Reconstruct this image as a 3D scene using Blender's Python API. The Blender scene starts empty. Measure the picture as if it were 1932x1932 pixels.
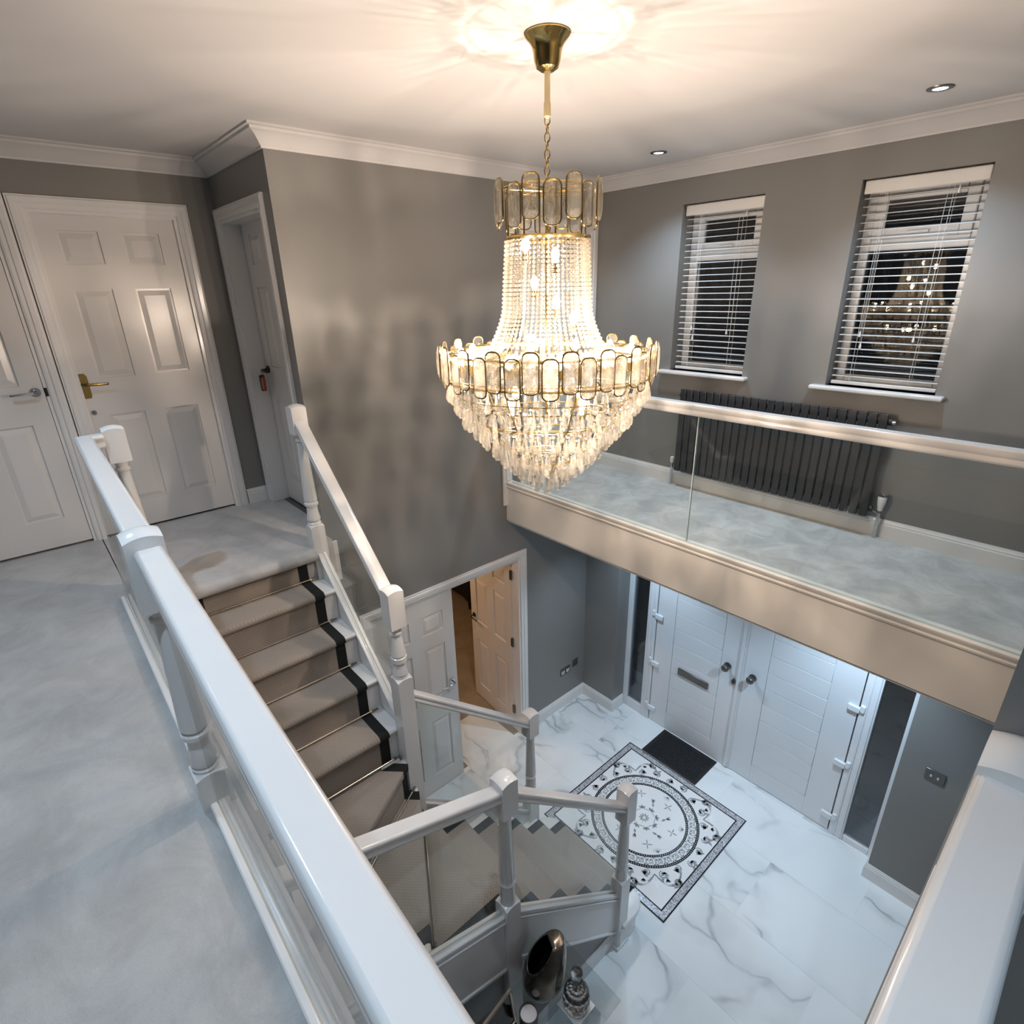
import bpy, bmesh, math, random
from mathutils import Matrix, Vector
random.seed(7)
PI = math.pi
SC = bpy.context.scene
COL = SC.collection

# ------------------------------------------------------------------ camera, world, exposure
GZ = 4.34                       # camera height above the hall floor
UP = GZ - 1.505                 # landing level
CEIL = 5.15
cam_d = bpy.data.cameras.new('camera')
cam_d.sensor_width = 36.0
cam_d.lens = 1048.84 / 1932 * 36.0
cam_d.clip_start = 0.02
cam = bpy.data.objects.new('camera', cam_d)
COL.objects.link(cam)
_r = Vector((0.66484, 0.74670, -0.02130))
_d = Vector((0.26417, -0.26160, -0.92832))
_f = Vector((-0.69876, 0.61155, -0.37118))
cam.matrix_world = Matrix(((_r.x, -_d.x, -_f.x, 0), (_r.y, -_d.y, -_f.y, 0), (_r.z, -_d.z, -_f.z, GZ), (0, 0, 0, 1)))
SC.camera = cam
w = bpy.data.worlds.new('night')
SC.world = w
w.use_nodes = True
w.node_tree.nodes['Background'].inputs[0].default_value = (0.10, 0.13, 0.2, 1)
w.node_tree.nodes['Background'].inputs[1].default_value = 0.02
SC.view_settings.view_transform = 'Standard'
SC.view_settings.look = 'None'
SC.view_settings.gamma = 1.0
SC.view_settings.use_curve_mapping = False
SC.view_settings.exposure = 0.42
cy = SC.cycles
cy.use_denoising = True
cy.caustics_reflective = False
cy.caustics_refractive = False
cy.max_bounces = 10
cy.diffuse_bounces = 4
cy.glossy_bounces = 4
cy.transmission_bounces = 8
cy.transparent_max_bounces = 40
cy.sample_clamp_indirect = 4.0
cy.sample_clamp_direct = 0.0

WARM = (1.0, 0.80, 0.65)
COOL = (0.60, 0.80, 1.0)
CH = Vector((-1.675, 1.676, 0))            # chandelier axis
BULB_W = 10.5
SPOT_W = 56.0

def lamp(kind, name, loc, watts, color, rot=(0, 0, 0), radius=0.03, angle=None, blend=0.6):
    d = bpy.data.lights.new(name, kind)
    d.energy = watts
    d.color = color
    d.shadow_soft_size = radius
    if angle:
        d.spot_size = angle
        d.spot_blend = blend
    o = bpy.data.objects.new(name, d)
    o.location = loc
    o.rotation_euler = rot
    COL.objects.link(o)
    return o

# ------------------------------------------------------------------ materials
def nm(name):
    m = bpy.data.materials.new(name)
    m.use_nodes = True
    nt = m.node_tree
    b = nt.nodes['Principled BSDF']
    return m, nt, b

def N(nt, t, **kw):
    n = nt.nodes.new(t)
    for k, v in kw.items():
        if k.startswith('i_'):
            key = k[2:]
            n.inputs[int(key) if key.isdigit() else key.replace('_', ' ')].default_value = v
        else:
            setattr(n, k, v)
    return n

def coords(nt, scale=(1, 1, 1), rand=False):
    tc = N(nt, 'ShaderNodeTexCoord')
    mp = N(nt, 'ShaderNodeMapping')
    mp.inputs['Scale'].default_value = scale
    nt.links.new(tc.outputs['Object'], mp.inputs['Vector'])
    if rand:
        oi = N(nt, 'ShaderNodeObjectInfo')
        mul = N(nt, 'ShaderNodeMath', operation='MULTIPLY', i_1=37.0)
        nt.links.new(oi.outputs['Random'], mul.inputs[0])
        nt.links.new(mul.outputs[0], mp.inputs['Location'])
    return mp.outputs[0]

def simple(name, color, rough=0.5, metal=0.0, bump=0.0, bscale=200.0, spec=0.5, coat=0.0, var=0.0, vscale=3.0):
    m, nt, b = nm(name)
    b.inputs['Base Color'].default_value = (*color, 1)
    b.inputs['Roughness'].default_value = rough
    b.inputs['Metallic'].default_value = metal
    b.inputs['Specular IOR Level'].default_value = spec
    b.inputs['Coat Weight'].default_value = coat
    co = coords(nt)
    if bump:
        n = N(nt, 'ShaderNodeTexNoise', i_Scale=bscale, i_Detail=4.0)
        nt.links.new(co, n.inputs['Vector'])
        bp = N(nt, 'ShaderNodeBump', i_Strength=bump, i_Distance=0.003)
        nt.links.new(n.outputs[0], bp.inputs['Height'])
        nt.links.new(bp.outputs[0], b.inputs['Normal'])
    if var:
        n = N(nt, 'ShaderNodeTexNoise', i_Scale=vscale, i_Detail=5.0, i_Roughness=0.65)
        nt.links.new(co, n.inputs['Vector'])
        mx = N(nt, 'ShaderNodeMix', data_type='RGBA')
        mx.inputs[6].default_value = (*[c * (1 - var) for c in color], 1)
        mx.inputs[7].default_value = (*[min(1, c * (1 + var)) for c in color], 1)
        rp = N(nt, 'ShaderNodeMapRange')
        rp.inputs['From Min'].default_value = 0.35
        rp.inputs['From Max'].default_value = 0.65
        nt.links.new(n.outputs[0], rp.inputs['Value'])
        nt.links.new(rp.outputs[0], mx.inputs[0])
        nt.links.new(mx.outputs[2], b.inputs['Base Color'])
    return m

M = {}
M['wall'] = simple('grey_wall_paint', (0.212, 0.207, 0.198), 0.38, bump=0.05, bscale=160)
M['ceiling'] = simple('ceiling_paint', (0.58, 0.57, 0.565), 0.6, bump=0.03, bscale=120)
M['fascia'] = simple('cream_fascia_paint', (0.80, 0.765, 0.71), 0.5, bump=0.04, bscale=160)
M['trim'] = simple('white_gloss_paint', (0.74, 0.73, 0.72), 0.18, spec=0.5, bump=0.015, bscale=40)
M['door'] = simple('white_door_paint', (0.70, 0.68, 0.66), 0.22, bump=0.03, bscale=90)
M['upvc'] = simple('white_plastic', (0.74, 0.76, 0.78), 0.3)
M['slat'] = simple('white_blind_slat', (0.74, 0.73, 0.71), 0.3)
M['chrome'] = simple('chrome', (0.62, 0.62, 0.63), 0.12, metal=1)
M['brass'] = simple('aged_brass', (0.26, 0.19, 0.07), 0.3, metal=1)
M['gold'] = simple('polished_gold', (0.62, 0.45, 0.17), 0.14, metal=1)
M['goldframe'] = simple('dark_gold_frame', (0.34, 0.24, 0.09), 0.2, metal=1)
M['goldmatt'] = simple('cream_gold_sleeve', (0.72, 0.58, 0.33), 0.55)
M['rodmetal'] = simple('satin_nickel_rod', (0.75, 0.68, 0.6), 0.18, metal=1)
M['black'] = simple('black_binding', (0.006, 0.006, 0.006), 0.9)
M['blackplastic'] = simple('black_plastic', (0.012, 0.012, 0.013), 0.4)
M['anthracite'] = simple('anthracite_enamel', (0.030, 0.032, 0.035), 0.42)
M['gunmetal'] = simple('gunmetal_glaze', (0.24, 0.22, 0.19), 0.2, metal=0.9, var=0.35, vscale=6)
M['darkinside'] = simple('dark_inside', (0.004, 0.004, 0.004), 0.7)
M['nickel'] = simple('black_nickel_plate', (0.16, 0.15, 0.14), 0.3, metal=0.8)
M['socketwhite'] = simple('socket_insert', (0.6, 0.6, 0.6), 0.4)
M['coral'] = simple('coral_leather', (0.35, 0.06, 0.03), 0.5)
M['peach'] = simple('peach_tag', (0.55, 0.33, 0.24), 0.5)
M['candle'] = simple('white_wax', (0.8, 0.78, 0.8), 0.5)
M['marbleplain'] = simple('white_marble_plate', (0.8, 0.8, 0.8), 0.08)
M['chairfabric'] = simple('black_upholstery', (0.008, 0.008, 0.009), 0.8, bump=0.1, bscale=300)
M['motif'] = simple('grey_print', (0.30, 0.31, 0.32), 0.15, var=0.3, vscale=40)
M['motiflight'] = simple('pale_print', (0.62, 0.64, 0.66), 0.15)
M['motifwhite'] = simple('white_print', (0.85, 0.87, 0.88), 0.15)
M['motifblack'] = simple('black_print', (0.012, 0.012, 0.014), 0.15)
M['keyband'] = simple('key_band_silver', (0.45, 0.46, 0.47), 0.15, var=0.2, vscale=30)

def carpet(name, c1, c2, rough_scale, fine=900.0, bump=0.6):
    m, nt, b = nm(name)
    co = coords(nt)
    n1 = N(nt, 'ShaderNodeTexNoise', i_Scale=rough_scale, i_Detail=6.0, i_Roughness=0.7, i_Distortion=0.6)
    n2 = N(nt, 'ShaderNodeTexNoise', i_Scale=fine, i_Detail=2.0)
    nt.links.new(co, n1.inputs['Vector'])
    nt.links.new(co, n2.inputs['Vector'])
    rp = N(nt, 'ShaderNodeMapRange')
    rp.inputs['From Min'].default_value = 0.38
    rp.inputs['From Max'].default_value = 0.62
    nt.links.new(n1.outputs[0], rp.inputs['Value'])
    mx = N(nt, 'ShaderNodeMix', data_type='RGBA')
    mx.inputs[6].default_value = (*c1, 1)
    mx.inputs[7].default_value = (*c2, 1)
    nt.links.new(rp.outputs[0], mx.inputs[0])
    mx2 = N(nt, 'ShaderNodeMix', data_type='RGBA', blend_type='MULTIPLY')
    mx2.inputs[0].default_value = 0.5
    cr = N(nt, 'ShaderNodeMapRange')
    cr.inputs['From Min'].default_value = 0.3
    cr.inputs['From Max'].default_value = 0.6
    cr.inputs['To Min'].default_value = 0.6
    nt.links.new(n2.outputs[0], cr.inputs['Value'])
    nt.links.new(mx.outputs[2], mx2.inputs[6])
    nt.links.new(cr.outputs[0], mx2.inputs[7])
    nt.links.new(mx2.outputs[2], b.inputs['Base Color'])
    b.inputs['Roughness'].default_value = 1.0
    b.inputs['Specular IOR Level'].default_value = 0.05
    b.inputs['Sheen Weight'].default_value = 0.25
    bp = N(nt, 'ShaderNodeBump', i_Strength=bump, i_Distance=0.004)
    nt.links.new(n2.outputs[0], bp.inputs['Height'])
    nt.links.new(bp.outputs[0], b.inputs['Normal'])
    return m

M['carpet'] = carpet('pale_grey_carpet', (0.50, 0.485, 0.475), (0.63, 0.615, 0.60), 3.6)
M['carpet_bridge'] = carpet('pale_silver_carpet', (0.56, 0.56, 0.54), (0.76, 0.76, 0.74), 5.0)
M['carpet_room'] = carpet('beige_room_carpet', (0.30, 0.24, 0.17), (0.38, 0.30, 0.22), 4.0)

def runner_mat(name, col):
    m, nt, b = nm(name)
    co = coords(nt)
    br = N(nt, 'ShaderNodeTexBrick', i_Scale=38.0)
    br.inputs['Mortar Size'].default_value = 0.03
    br.inputs['Color1'].default_value = (*col, 1)
    br.inputs['Color2'].default_value = (*[c * 0.86 for c in col], 1)
    br.inputs['Mortar'].default_value = (*[c * 0.62 for c in col], 1)
    mp = N(nt, 'ShaderNodeTexChecker', i_Scale=95.0)
    nt.links.new(co, mp.inputs['Vector'])
    n = N(nt, 'ShaderNodeTexNoise', i_Scale=260.0, i_Detail=3.0)
    nt.links.new(co, n.inputs['Vector'])
    mx = N(nt, 'ShaderNodeMix', data_type='RGBA')
    mx.inputs[6].default_value = (*[c * 0.72 for c in col], 1)
    mx.inputs[7].default_value = (*[c * 1.15 for c in col], 1)
    ad = N(nt, 'ShaderNodeMath', operation='MULTIPLY_ADD', i_1=0.35)
    nt.links.new(mp.outputs[1], ad.inputs[0])
    nt.links.new(n.outputs[0], ad.inputs[2])
    nt.links.new(ad.outputs[0], mx.inputs[0])
    nt.links.new(mx.outputs[2], b.inputs['Base Color'])
    b.inputs['Roughness'].default_value = 1.0
    b.inputs['Specular IOR Level'].default_value = 0.05
    b.inputs['Sheen Weight'].default_value = 0.2
    bp = N(nt, 'ShaderNodeBump', i_Strength=0.7, i_Distance=0.004)
    nt.links.new(ad.outputs[0], bp.inputs['Height'])
    nt.links.new(bp.outputs[0], b.inputs['Normal'])
    return m
M['runner'] = runner_mat('taupe_runner_weave', (0.30, 0.255, 0.215))

def marble():
    m, nt, b = nm('white_veined_marble')
    co = coords(nt, rand=True)
    dn = N(nt, 'ShaderNodeTexNoise', i_Scale=1.5, i_Detail=3.0, i_Roughness=0.5)
    nt.links.new(co, dn.inputs['Vector'])
    sub = N(nt, 'ShaderNodeVectorMath', operation='SUBTRACT')
    sub.inputs[1].default_value = (0.5, 0.5, 0.5)
    nt.links.new(dn.outputs['Color'], sub.inputs[0])
    sc = N(nt, 'ShaderNodeVectorMath', operation='SCALE')
    sc.inputs['Scale'].default_value = 0.75
    nt.links.new(sub.outputs[0], sc.inputs[0])
    ad = N(nt, 'ShaderNodeVectorMath', operation='ADD')
    nt.links.new(co, ad.inputs[0])
    nt.links.new(sc.outputs[0], ad.inputs[1])
    ro = N(nt, 'ShaderNodeMapping')
    ro.inputs['Rotation'].default_value = (0, 0, 0.62)
    ro.inputs['Scale'].default_value = (0.42, 1.25, 1)
    nt.links.new(ad.outputs[0], ro.inputs['Vector'])
    vo = N(nt, 'ShaderNodeTexVoronoi', feature='DISTANCE_TO_EDGE', i_Scale=1.35)
    nt.links.new(ro.outputs[0], vo.inputs['Vector'])
    r1 = N(nt, 'ShaderNodeMapRange')
    r1.inputs['From Min'].default_value = 0.0
    r1.inputs['From Max'].default_value = 0.035
    r1.inputs['To Min'].default_value = 1.0
    r1.inputs['To Max'].default_value = 0.0
    nt.links.new(vo.outputs['Distance'], r1.inputs['Value'])
    n3 = N(nt, 'ShaderNodeTexNoise', i_Scale=2.1, i_Detail=3.0)
    nt.links.new(co, n3.inputs['Vector'])
    r3 = N(nt, 'ShaderNodeMapRange')
    r3.inputs['From Min'].default_value = 0.36
    r3.inputs['From Max'].default_value = 0.58
    nt.links.new(n3.outputs[0], r3.inputs['Value'])
    mu = N(nt, 'ShaderNodeMath', operation='MULTIPLY')
    nt.links.new(r1.outputs[0], mu.inputs[0])
    nt.links.new(r3.outputs[0], mu.inputs[1])
    r4 = N(nt, 'ShaderNodeMapRange')
    r4.inputs['From Min'].default_value = 0.0
    r4.inputs['From Max'].default_value = 0.16
    r4.inputs['To Min'].default_value = 0.32
    r4.inputs['To Max'].default_value = 0.0
    nt.links.new(vo.outputs['Distance'], r4.inputs['Value'])
    mu2 = N(nt, 'ShaderNodeMath', operation='MULTIPLY')
    nt.links.new(r4.outputs[0], mu2.inputs[0])
    nt.links.new(r3.outputs[0], mu2.inputs[1])
    mxv = N(nt, 'ShaderNodeMath', operation='MAXIMUM')
    nt.links.new(mu.outputs[0], mxv.inputs[0])
    nt.links.new(mu2.outputs[0], mxv.inputs[1])
    mx = N(nt, 'ShaderNodeMix', data_type='RGBA')
    mx.inputs[6].default_value = (0.80, 0.83, 0.835, 1)
    mx.inputs[7].default_value = (0.38, 0.41, 0.43, 1)
    nt.links.new(mxv.outputs[0], mx.inputs[0])
    nt.links.new(mx.outputs[2], b.inputs['Base Color'])
    b.inputs['Roughness'].default_value = 0.07
    return m
M['marble'] = marble()

def glitter():
    m, nt, b = nm('silver_glitter_mosaic')
    co = coords(nt)
    v = N(nt, 'ShaderNodeTexVoronoi', i_Scale=170.0)
    nt.links.new(co, v.inputs['Vector'])
    mx = N(nt, 'ShaderNodeMix', data_type='RGBA')
    mx.inputs[6].default_value = (0.16, 0.16, 0.18, 1)
    mx.inputs[7].default_value = (0.9, 0.9, 0.94, 1)
    sp = N(nt, 'ShaderNodeSeparateColor')
    nt.links.new(v.outputs['Color'], sp.inputs[0])
    nt.links.new(sp.outputs[0], mx.inputs[0])
    nt.links.new(mx.outputs[2], b.inputs['Base Color'])
    b.inputs['Metallic'].default_value = 0.3
    b.inputs['Roughness'].default_value = 0.25
    bp = N(nt, 'ShaderNodeBump', i_Strength=0.8, i_Distance=0.003)
    nt.links.new(sp.outputs[1], bp.inputs['Height'])
    nt.links.new(bp.outputs[0], b.inputs['Normal'])
    return m
M['glitter'] = glitter()

def rubber():
    m, nt, b = nm('black_ribbed_rubber')
    b.inputs['Base Color'].default_value = (0.012, 0.013, 0.016, 1)
    b.inputs['Roughness'].default_value = 0.75
    co = coords(nt)
    wv = N(nt, 'ShaderNodeTexWave', i_Scale=22.0, bands_direction='X')
    nt.links.new(co, wv.inputs['Vector'])
    n = N(nt, 'ShaderNodeTexNoise', i_Scale=400.0)
    nt.links.new(co, n.inputs['Vector'])
    ad = N(nt, 'ShaderNodeMath', operation='ADD')
    nt.links.new(wv.outputs[1], ad.inputs[0])
    nt.links.new(n.outputs[0], ad.inputs[1])
    bp = N(nt, 'ShaderNodeBump', i_Strength=0.7, i_Distance=0.004)
    nt.links.new(ad.outputs[0], bp.inputs['Height'])
    nt.links.new(bp.outputs[0], b.inputs['Normal'])
    return m
M['rubber'] = rubber()

def glass(name, tint, refl=0.8, rough=0.0):
    """thin clear sheet: tinted see-through plus a Fresnel mirror"""
    m, nt, b = nm(name)
    nt.nodes.remove(b)
    out = nt.nodes['Material Output']
    tr = N(nt, 'ShaderNodeBsdfTransparent')
    tr.inputs[0].default_value = (*tint, 1)
    gl = N(nt, 'ShaderNodeBsdfGlossy')
    gl.inputs['Roughness'].default_value = rough
    fr = N(nt, 'ShaderNodeFresnel')
    ge = N(nt, 'ShaderNodeNewGeometry')
    io = N(nt, 'ShaderNodeMapRange')          # leaving the sheet mirrors like entering it
    io.inputs['To Min'].default_value = 1.5
    io.inputs['To Max'].default_value = 1 / 1.5
    nt.links.new(ge.outputs['Backfacing'], io.inputs['Value'])
    nt.links.new(io.outputs[0], fr.inputs['IOR'])
    mu = N(nt, 'ShaderNodeMath', operation='MULTIPLY', i_1=refl)
    nt.links.new(fr.outputs[0], mu.inputs[0])
    mx = N(nt, 'ShaderNodeMixShader')
    nt.links.new(mu.outputs[0], mx.inputs[0])
    nt.links.new(tr.outputs[0], mx.inputs[1])
    nt.links.new(gl.outputs[0], mx.inputs[2])
    nt.links.new(mx.outputs[0], out.inputs[0])
    return m
M['glass'] = glass('clear_balustrade_glass', (0.965, 0.98, 0.972))
M['windowglass'] = glass('night_window_glass', (0.7, 0.72, 0.74), 1.9)
M['tableglass'] = glass('smoked_table_glass', (0.86, 0.88, 0.88), 1.0)
M['glassedge'] = simple('polished_glass_edge', (0.50, 0.62, 0.62), 0.15)

def crystal(name, clear, glow, tint, diff=(0.95, 0.88, 0.76)):
    """cut crystal: part see-through, part refracting, part lit facets"""
    m, nt, b = nm(name)
    nt.nodes.remove(b)
    out = nt.nodes['Material Output']
    tr = N(nt, 'ShaderNodeBsdfTransparent')
    tr.inputs[0].default_value = (*tint, 1)
    gs = N(nt, 'ShaderNodeBsdfGlass', i_IOR=1.5)
    gs.inputs['Color'].default_value = (*tint, 1)
    gs.inputs['Roughness'].default_value = 0.03
    tl = N(nt, 'ShaderNodeBsdfTranslucent')
    tl.inputs[0].default_value = (*diff, 1)
    df = N(nt, 'ShaderNodeBsdfDiffuse')
    df.inputs[0].default_value = (*diff, 1)
    m0 = N(nt, 'ShaderNodeMixShader', i_0=0.5)
    nt.links.new(tl.outputs[0], m0.inputs[1])
    nt.links.new(df.outputs[0], m0.inputs[2])
    m1 = N(nt, 'ShaderNodeMixShader', i_0=clear)
    nt.links.new(gs.outputs[0], m1.inputs[1])
    nt.links.new(tr.outputs[0], m1.inputs[2])
    m2 = N(nt, 'ShaderNodeMixShader')
    oi = N(nt, 'ShaderNodeObjectInfo')
    pw = N(nt, 'ShaderNodeMath', operation='POWER', i_1=2.0)
    ma = N(nt, 'ShaderNodeMath', operation='MULTIPLY_ADD', i_1=glow * 1.9, i_2=glow * 0.35)
    nt.links.new(oi.outputs['Random'], pw.inputs[0])
    nt.links.new(pw.outputs[0], ma.inputs[0])
    nt.links.new(ma.outputs[0], m2.inputs[0])
    nt.links.new(m1.outputs[0], m2.inputs[1])
    nt.links.new(m0.outputs[0], m2.inputs[2])
    nt.links.new(m2.outputs[0], out.inputs[0])
    return m
M['crystal'] = crystal('cut_crystal_panel', 0.50, 0.055, (0.97, 0.97, 0.96))
M['bead'] = crystal('crystal_bead', 0.45, 0.11, (1.0, 0.98, 0.95))
M['drop'] = crystal('crystal_drop', 0.50, 0.085, (0.98, 0.98, 0.97))
M['decanter'] = crystal('clear_decanter_glass', 0.05, 0.0, (0.80, 0.81, 0.82))

def emit(name, col, s):
    m, nt, b = nm(name)
    b.inputs['Base Color'].default_value = (0.9, 0.9, 0.9, 1)
    b.inputs['Emission Color'].default_value = (*col, 1)
    b.inputs['Emission Strength'].default_value = s
    return m
M['bulb'] = emit('warm_lit_bulb', (1.0, 0.80, 0.52), 45.0)
M['lens'] = emit('cool_lit_lens', (0.86, 0.94, 1.0), 30.0)

def picture_mat():
    m, nt, b = nm('dark_framed_photo')
    co = coords(nt)
    n = N(nt, 'ShaderNodeTexNoise', i_Scale=22.0, i_Detail=1.5)
    nt.links.new(co, n.inputs['Vector'])
    cr = N(nt, 'ShaderNodeValToRGB')
    cr.color_ramp.elements[0].position = 0.5
    cr.color_ramp.elements[0].color = (0.004, 0.003, 0.003, 1)
    cr.color_ramp.elements[1].position = 0.72
    cr.color_ramp.elements[1].color = (0.09, 0.05, 0.035, 1)
    nt.links.new(n.outputs[0], cr.inputs[0])
    nt.links.new(cr.outputs[0], b.inputs['Base Color'])
    b.inputs['Roughness'].default_value = 0.12
    return m
M['photo'] = picture_mat()

# ------------------------------------------------------------------ mesh helpers
WL = {}
def tag(o, label=None, cat=None, group=None, kind=None):
    if label: o['label'] = label
    if cat: o['category'] = cat
    if group: o['group'] = group
    if kind: o['kind'] = kind
    return o

def empty(name, loc, label=None, cat=None, group=None, kind=None):
    o = bpy.data.objects.new(name, None)
    o.location = loc
    o.empty_display_size = 0.1
    COL.objects.link(o)
    WL[o.name] = Vector(loc)
    return tag(o, label, cat, group, kind)

class MB:
    def __init__(s):
        s.v = []
        s.f = []
        s.xf = None
    def add(s, vs, fs):
        n = len(s.v)
        if s.xf is not None:
            vs = [s.xf @ Vector(p) for p in vs]
        s.v += [tuple(p) for p in vs]
        s.f += [tuple(n + i for i in q) for q in fs]
        return s
    def box(s, x0, x1, y0, y1, z0, z1):
        vs = [(x0, y0, z0), (x1, y0, z0), (x1, y1, z0), (x0, y1, z0), (x0, y0, z1), (x1, y0, z1), (x1, y1, z1), (x0, y1, z1)]
        return s.add(vs, [(0, 3, 2, 1), (4, 5, 6, 7), (0, 1, 5, 4), (1, 2, 6, 5), (2, 3, 7, 6), (3, 0, 4, 7)])
    def frustum(s, x0, x1, z0, z1, y0, y1, inset):
        """raised field: rectangle in xz at depth y0 shrinking to y1"""
        vs = [(x0, y0, z0), (x1, y0, z0), (x1, y0, z1), (x0, y0, z1),
              (x0 + inset, y1, z0 + inset), (x1 - inset, y1, z0 + inset), (x1 - inset, y1, z1 - inset), (x0 + inset, y1, z1 - inset)]
        return s.add(vs, [(0, 1, 5, 4), (1, 2, 6, 5), (2, 3, 7, 6), (3, 0, 4, 7), (4, 5, 6, 7), (3, 2, 1, 0)])
    def prism(s, pts, z0, z1):
        n = len(pts)
        vs = [(p[0], p[1], z0) for p in pts] + [(p[0], p[1], z1) for p in pts]
        fs = [tuple(range(n - 1, -1, -1)), tuple(range(n, 2 * n))] + [(i, (i + 1) % n, n + (i + 1) % n, n + i) for i in range(n)]
        return s.add(vs, fs)
    def lathe(s, prof, seg=24, c=(0, 0, 0), caps=True):
        vs, fs = [], []
        for r, z in prof:
            for k in range(seg):
                a = 2 * PI * k / seg
                vs.append((c[0] + r * math.cos(a), c[1] + r * math.sin(a), c[2] + z))
        m = len(prof)
        for i in range(m - 1):
            for k in range(seg):
                k2 = (k + 1) % seg
                fs.append((i * seg + k, i * seg + k2, (i + 1) * seg + k2, (i + 1) * seg + k))
        if caps:
            fs.append(tuple(range(seg - 1, -1, -1)))
            fs.append(tuple(range((m - 1) * seg, m * seg)))
        return s.add(vs, fs)
    def tube(s, pts, r, seg=8, closed=False):
        pts = [Vector(p) for p in pts]
        n = len(pts)
        vs, fs = [], []
        up = None
        for i, p in enumerate(pts):
            a = pts[(i - 1) % n] if (closed or i > 0) else p
            b = pts[(i + 1) % n] if (closed or i < n - 1) else p
            t = (b - a).normalized()
            if up is None:
                up = t.orthogonal().normalized()
            up = (up - t * up.dot(t))
            if up.length < 1e-6:
                up = t.orthogonal()
            up.normalize()
            sd = t.cross(up)
            for k in range(seg):
                an = 2 * PI * k / seg
                vs.append(p + up * (r * math.cos(an)) + sd * (r * math.sin(an)))
        m = n if closed else n - 1
        for i in range(m):
            j = (i + 1) % n
            for k in range(seg):
                k2 = (k + 1) % seg
                fs.append((i * seg + k, i * seg + k2, j * seg + k2, j * seg + k))
        if not closed:
            fs.append(tuple(range(seg - 1, -1, -1)))
            fs.append(tuple(range((n - 1) * seg, n * seg)))
        return s.add(vs, fs)
    def sweep(s, path, prof, fn, closed=False, capit=True):
        """profile (offset to the left of the path, height) swept with mitres along a flat path; fn maps (u,v,h) to xyz"""
        n = len(path)
        P = [Vector((p[0], p[1])) for p in path]
        vs, fs = [], []
        for i in range(n):
            def nl(a, b):
                d = (b - a).normalized()
                return Vector((-d.y, d.x))
            if closed or 0 < i < n - 1:
                n1 = nl(P[(i - 1) % n], P[i])
                n2 = nl(P[i], P[(i + 1) % n])
                mt = (n1 + n2)
                mt = mt / max(1e-6, (1 + n1.dot(n2)))
            elif i == 0:
                mt = nl(P[0], P[1])
            else:
                mt = nl(P[-2], P[-1])
            for o, h in prof:
                q = P[i] + mt * o
                vs.append(fn(q.x, q.y, h))
        m = len(prof)
        for i in range(n if closed else n - 1):
            j = (i + 1) % n
            for k in range(m):
                k2 = (k + 1) % m
                fs.append((i * m + k, i * m + k2, j * m + k2, j * m + k))
        if not closed and capit:
            fs.append(tuple(range(m - 1, -1, -1)))
            fs.append(tuple(range((n - 1) * m, n * m)))
        return s.add(vs, fs)
    def rail(s, p0, p1, prof, lat):
        """profile (lateral, drop) pulled from p0 to p1 with plumb ends"""
        p0, p1, lat = Vector(p0), Vector(p1), Vector(lat)
        m = len(prof)
        vs = [p + lat * a + Vector((0, 0, b)) for p in (p0, p1) for a, b in prof]
        fs = [(k, (k + 1) % m, m + (k + 1) % m, m + k) for k in range(m)] + [tuple(range(m - 1, -1, -1)), tuple(range(m, 2 * m))]
        return s.add(vs, fs)
    def build(s, name, mat, parent=None, origin=None, smooth=False, bevel=0.0, bseg=2, angle=35):
        me = bpy.data.meshes.new(name)
        base = Vector((0, 0, 0))
        if parent is not None:
            base = WL[parent.name]
        org = Vector(origin) if origin is not None else base
        me.from_pydata([(v[0] - org.x, v[1] - org.y, v[2] - org.z) for v in s.v], [], s.f)
        bm = bmesh.new()
        bm.from_mesh(me)
        bmesh.ops.recalc_face_normals(bm, faces=bm.faces)
        bm.to_mesh(me)
        bm.free()
        o = bpy.data.objects.new(name, me)
        COL.objects.link(o)
        if mat is not None:
            me.materials.append(mat)
        if parent is not None:
            o.parent = parent
            o.location = org - base
        else:
            o.location = org
        WL[o.name] = org
        if smooth:
            me.polygons.foreach_set('use_smooth', [True] * len(me.polygons))
            me.set_sharp_from_angle(angle=math.radians(angle))
        if bevel:
            md = o.modifiers.new('bevel', 'BEVEL')
            md.width = bevel
            md.segments = bseg
            md.limit_method = 'ANGLE'
            md.angle_limit = math.radians(40)
            md.harden_normals = False
            me.polygons.foreach_set('use_smooth', [True] * len(me.polygons))
            me.set_sharp_from_angle(angle=math.radians(40))
        return o

def clone(src, parent, loc, rot=None, name=None):
    """copy of a part (shares its mesh) placed in the parent's space, with its own sub-parts"""
    o = src.copy()
    COL.objects.link(o)
    o.parent = parent
    o.location = loc
    if rot is not None:
        o.rotation_euler = rot
    for ch in list(src.children):
        c = ch.copy()
        COL.objects.link(c)
        c.parent = o
    return o

def struct(o, label=None):
    o['kind'] = 'structure'
    if label:
        o['label'] = label
    return o

def boxes(name, mat, lst, label=None, parent=None, bevel=0.0):
    m = MB()
    for b in lst:
        m.box(*b)
    o = m.build(name, mat, parent, bevel=bevel)
    if parent is None:
        struct(o, label)
    return o

def rrect(w, h, r, seg=5):
    pts = []
    for cx, cz, a0 in ((w / 2 - r, h / 2 - r, 0), (-w / 2 + r, h / 2 - r, 90), (-w / 2 + r, -h / 2 + r, 180), (w / 2 - r, -h / 2 + r, 270)):
        for k in range(seg + 1):
            a = math.radians(a0 + 90 * k / seg)
            pts.append((cx + r * math.cos(a), cz + r * math.sin(a)))
    return pts

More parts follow.
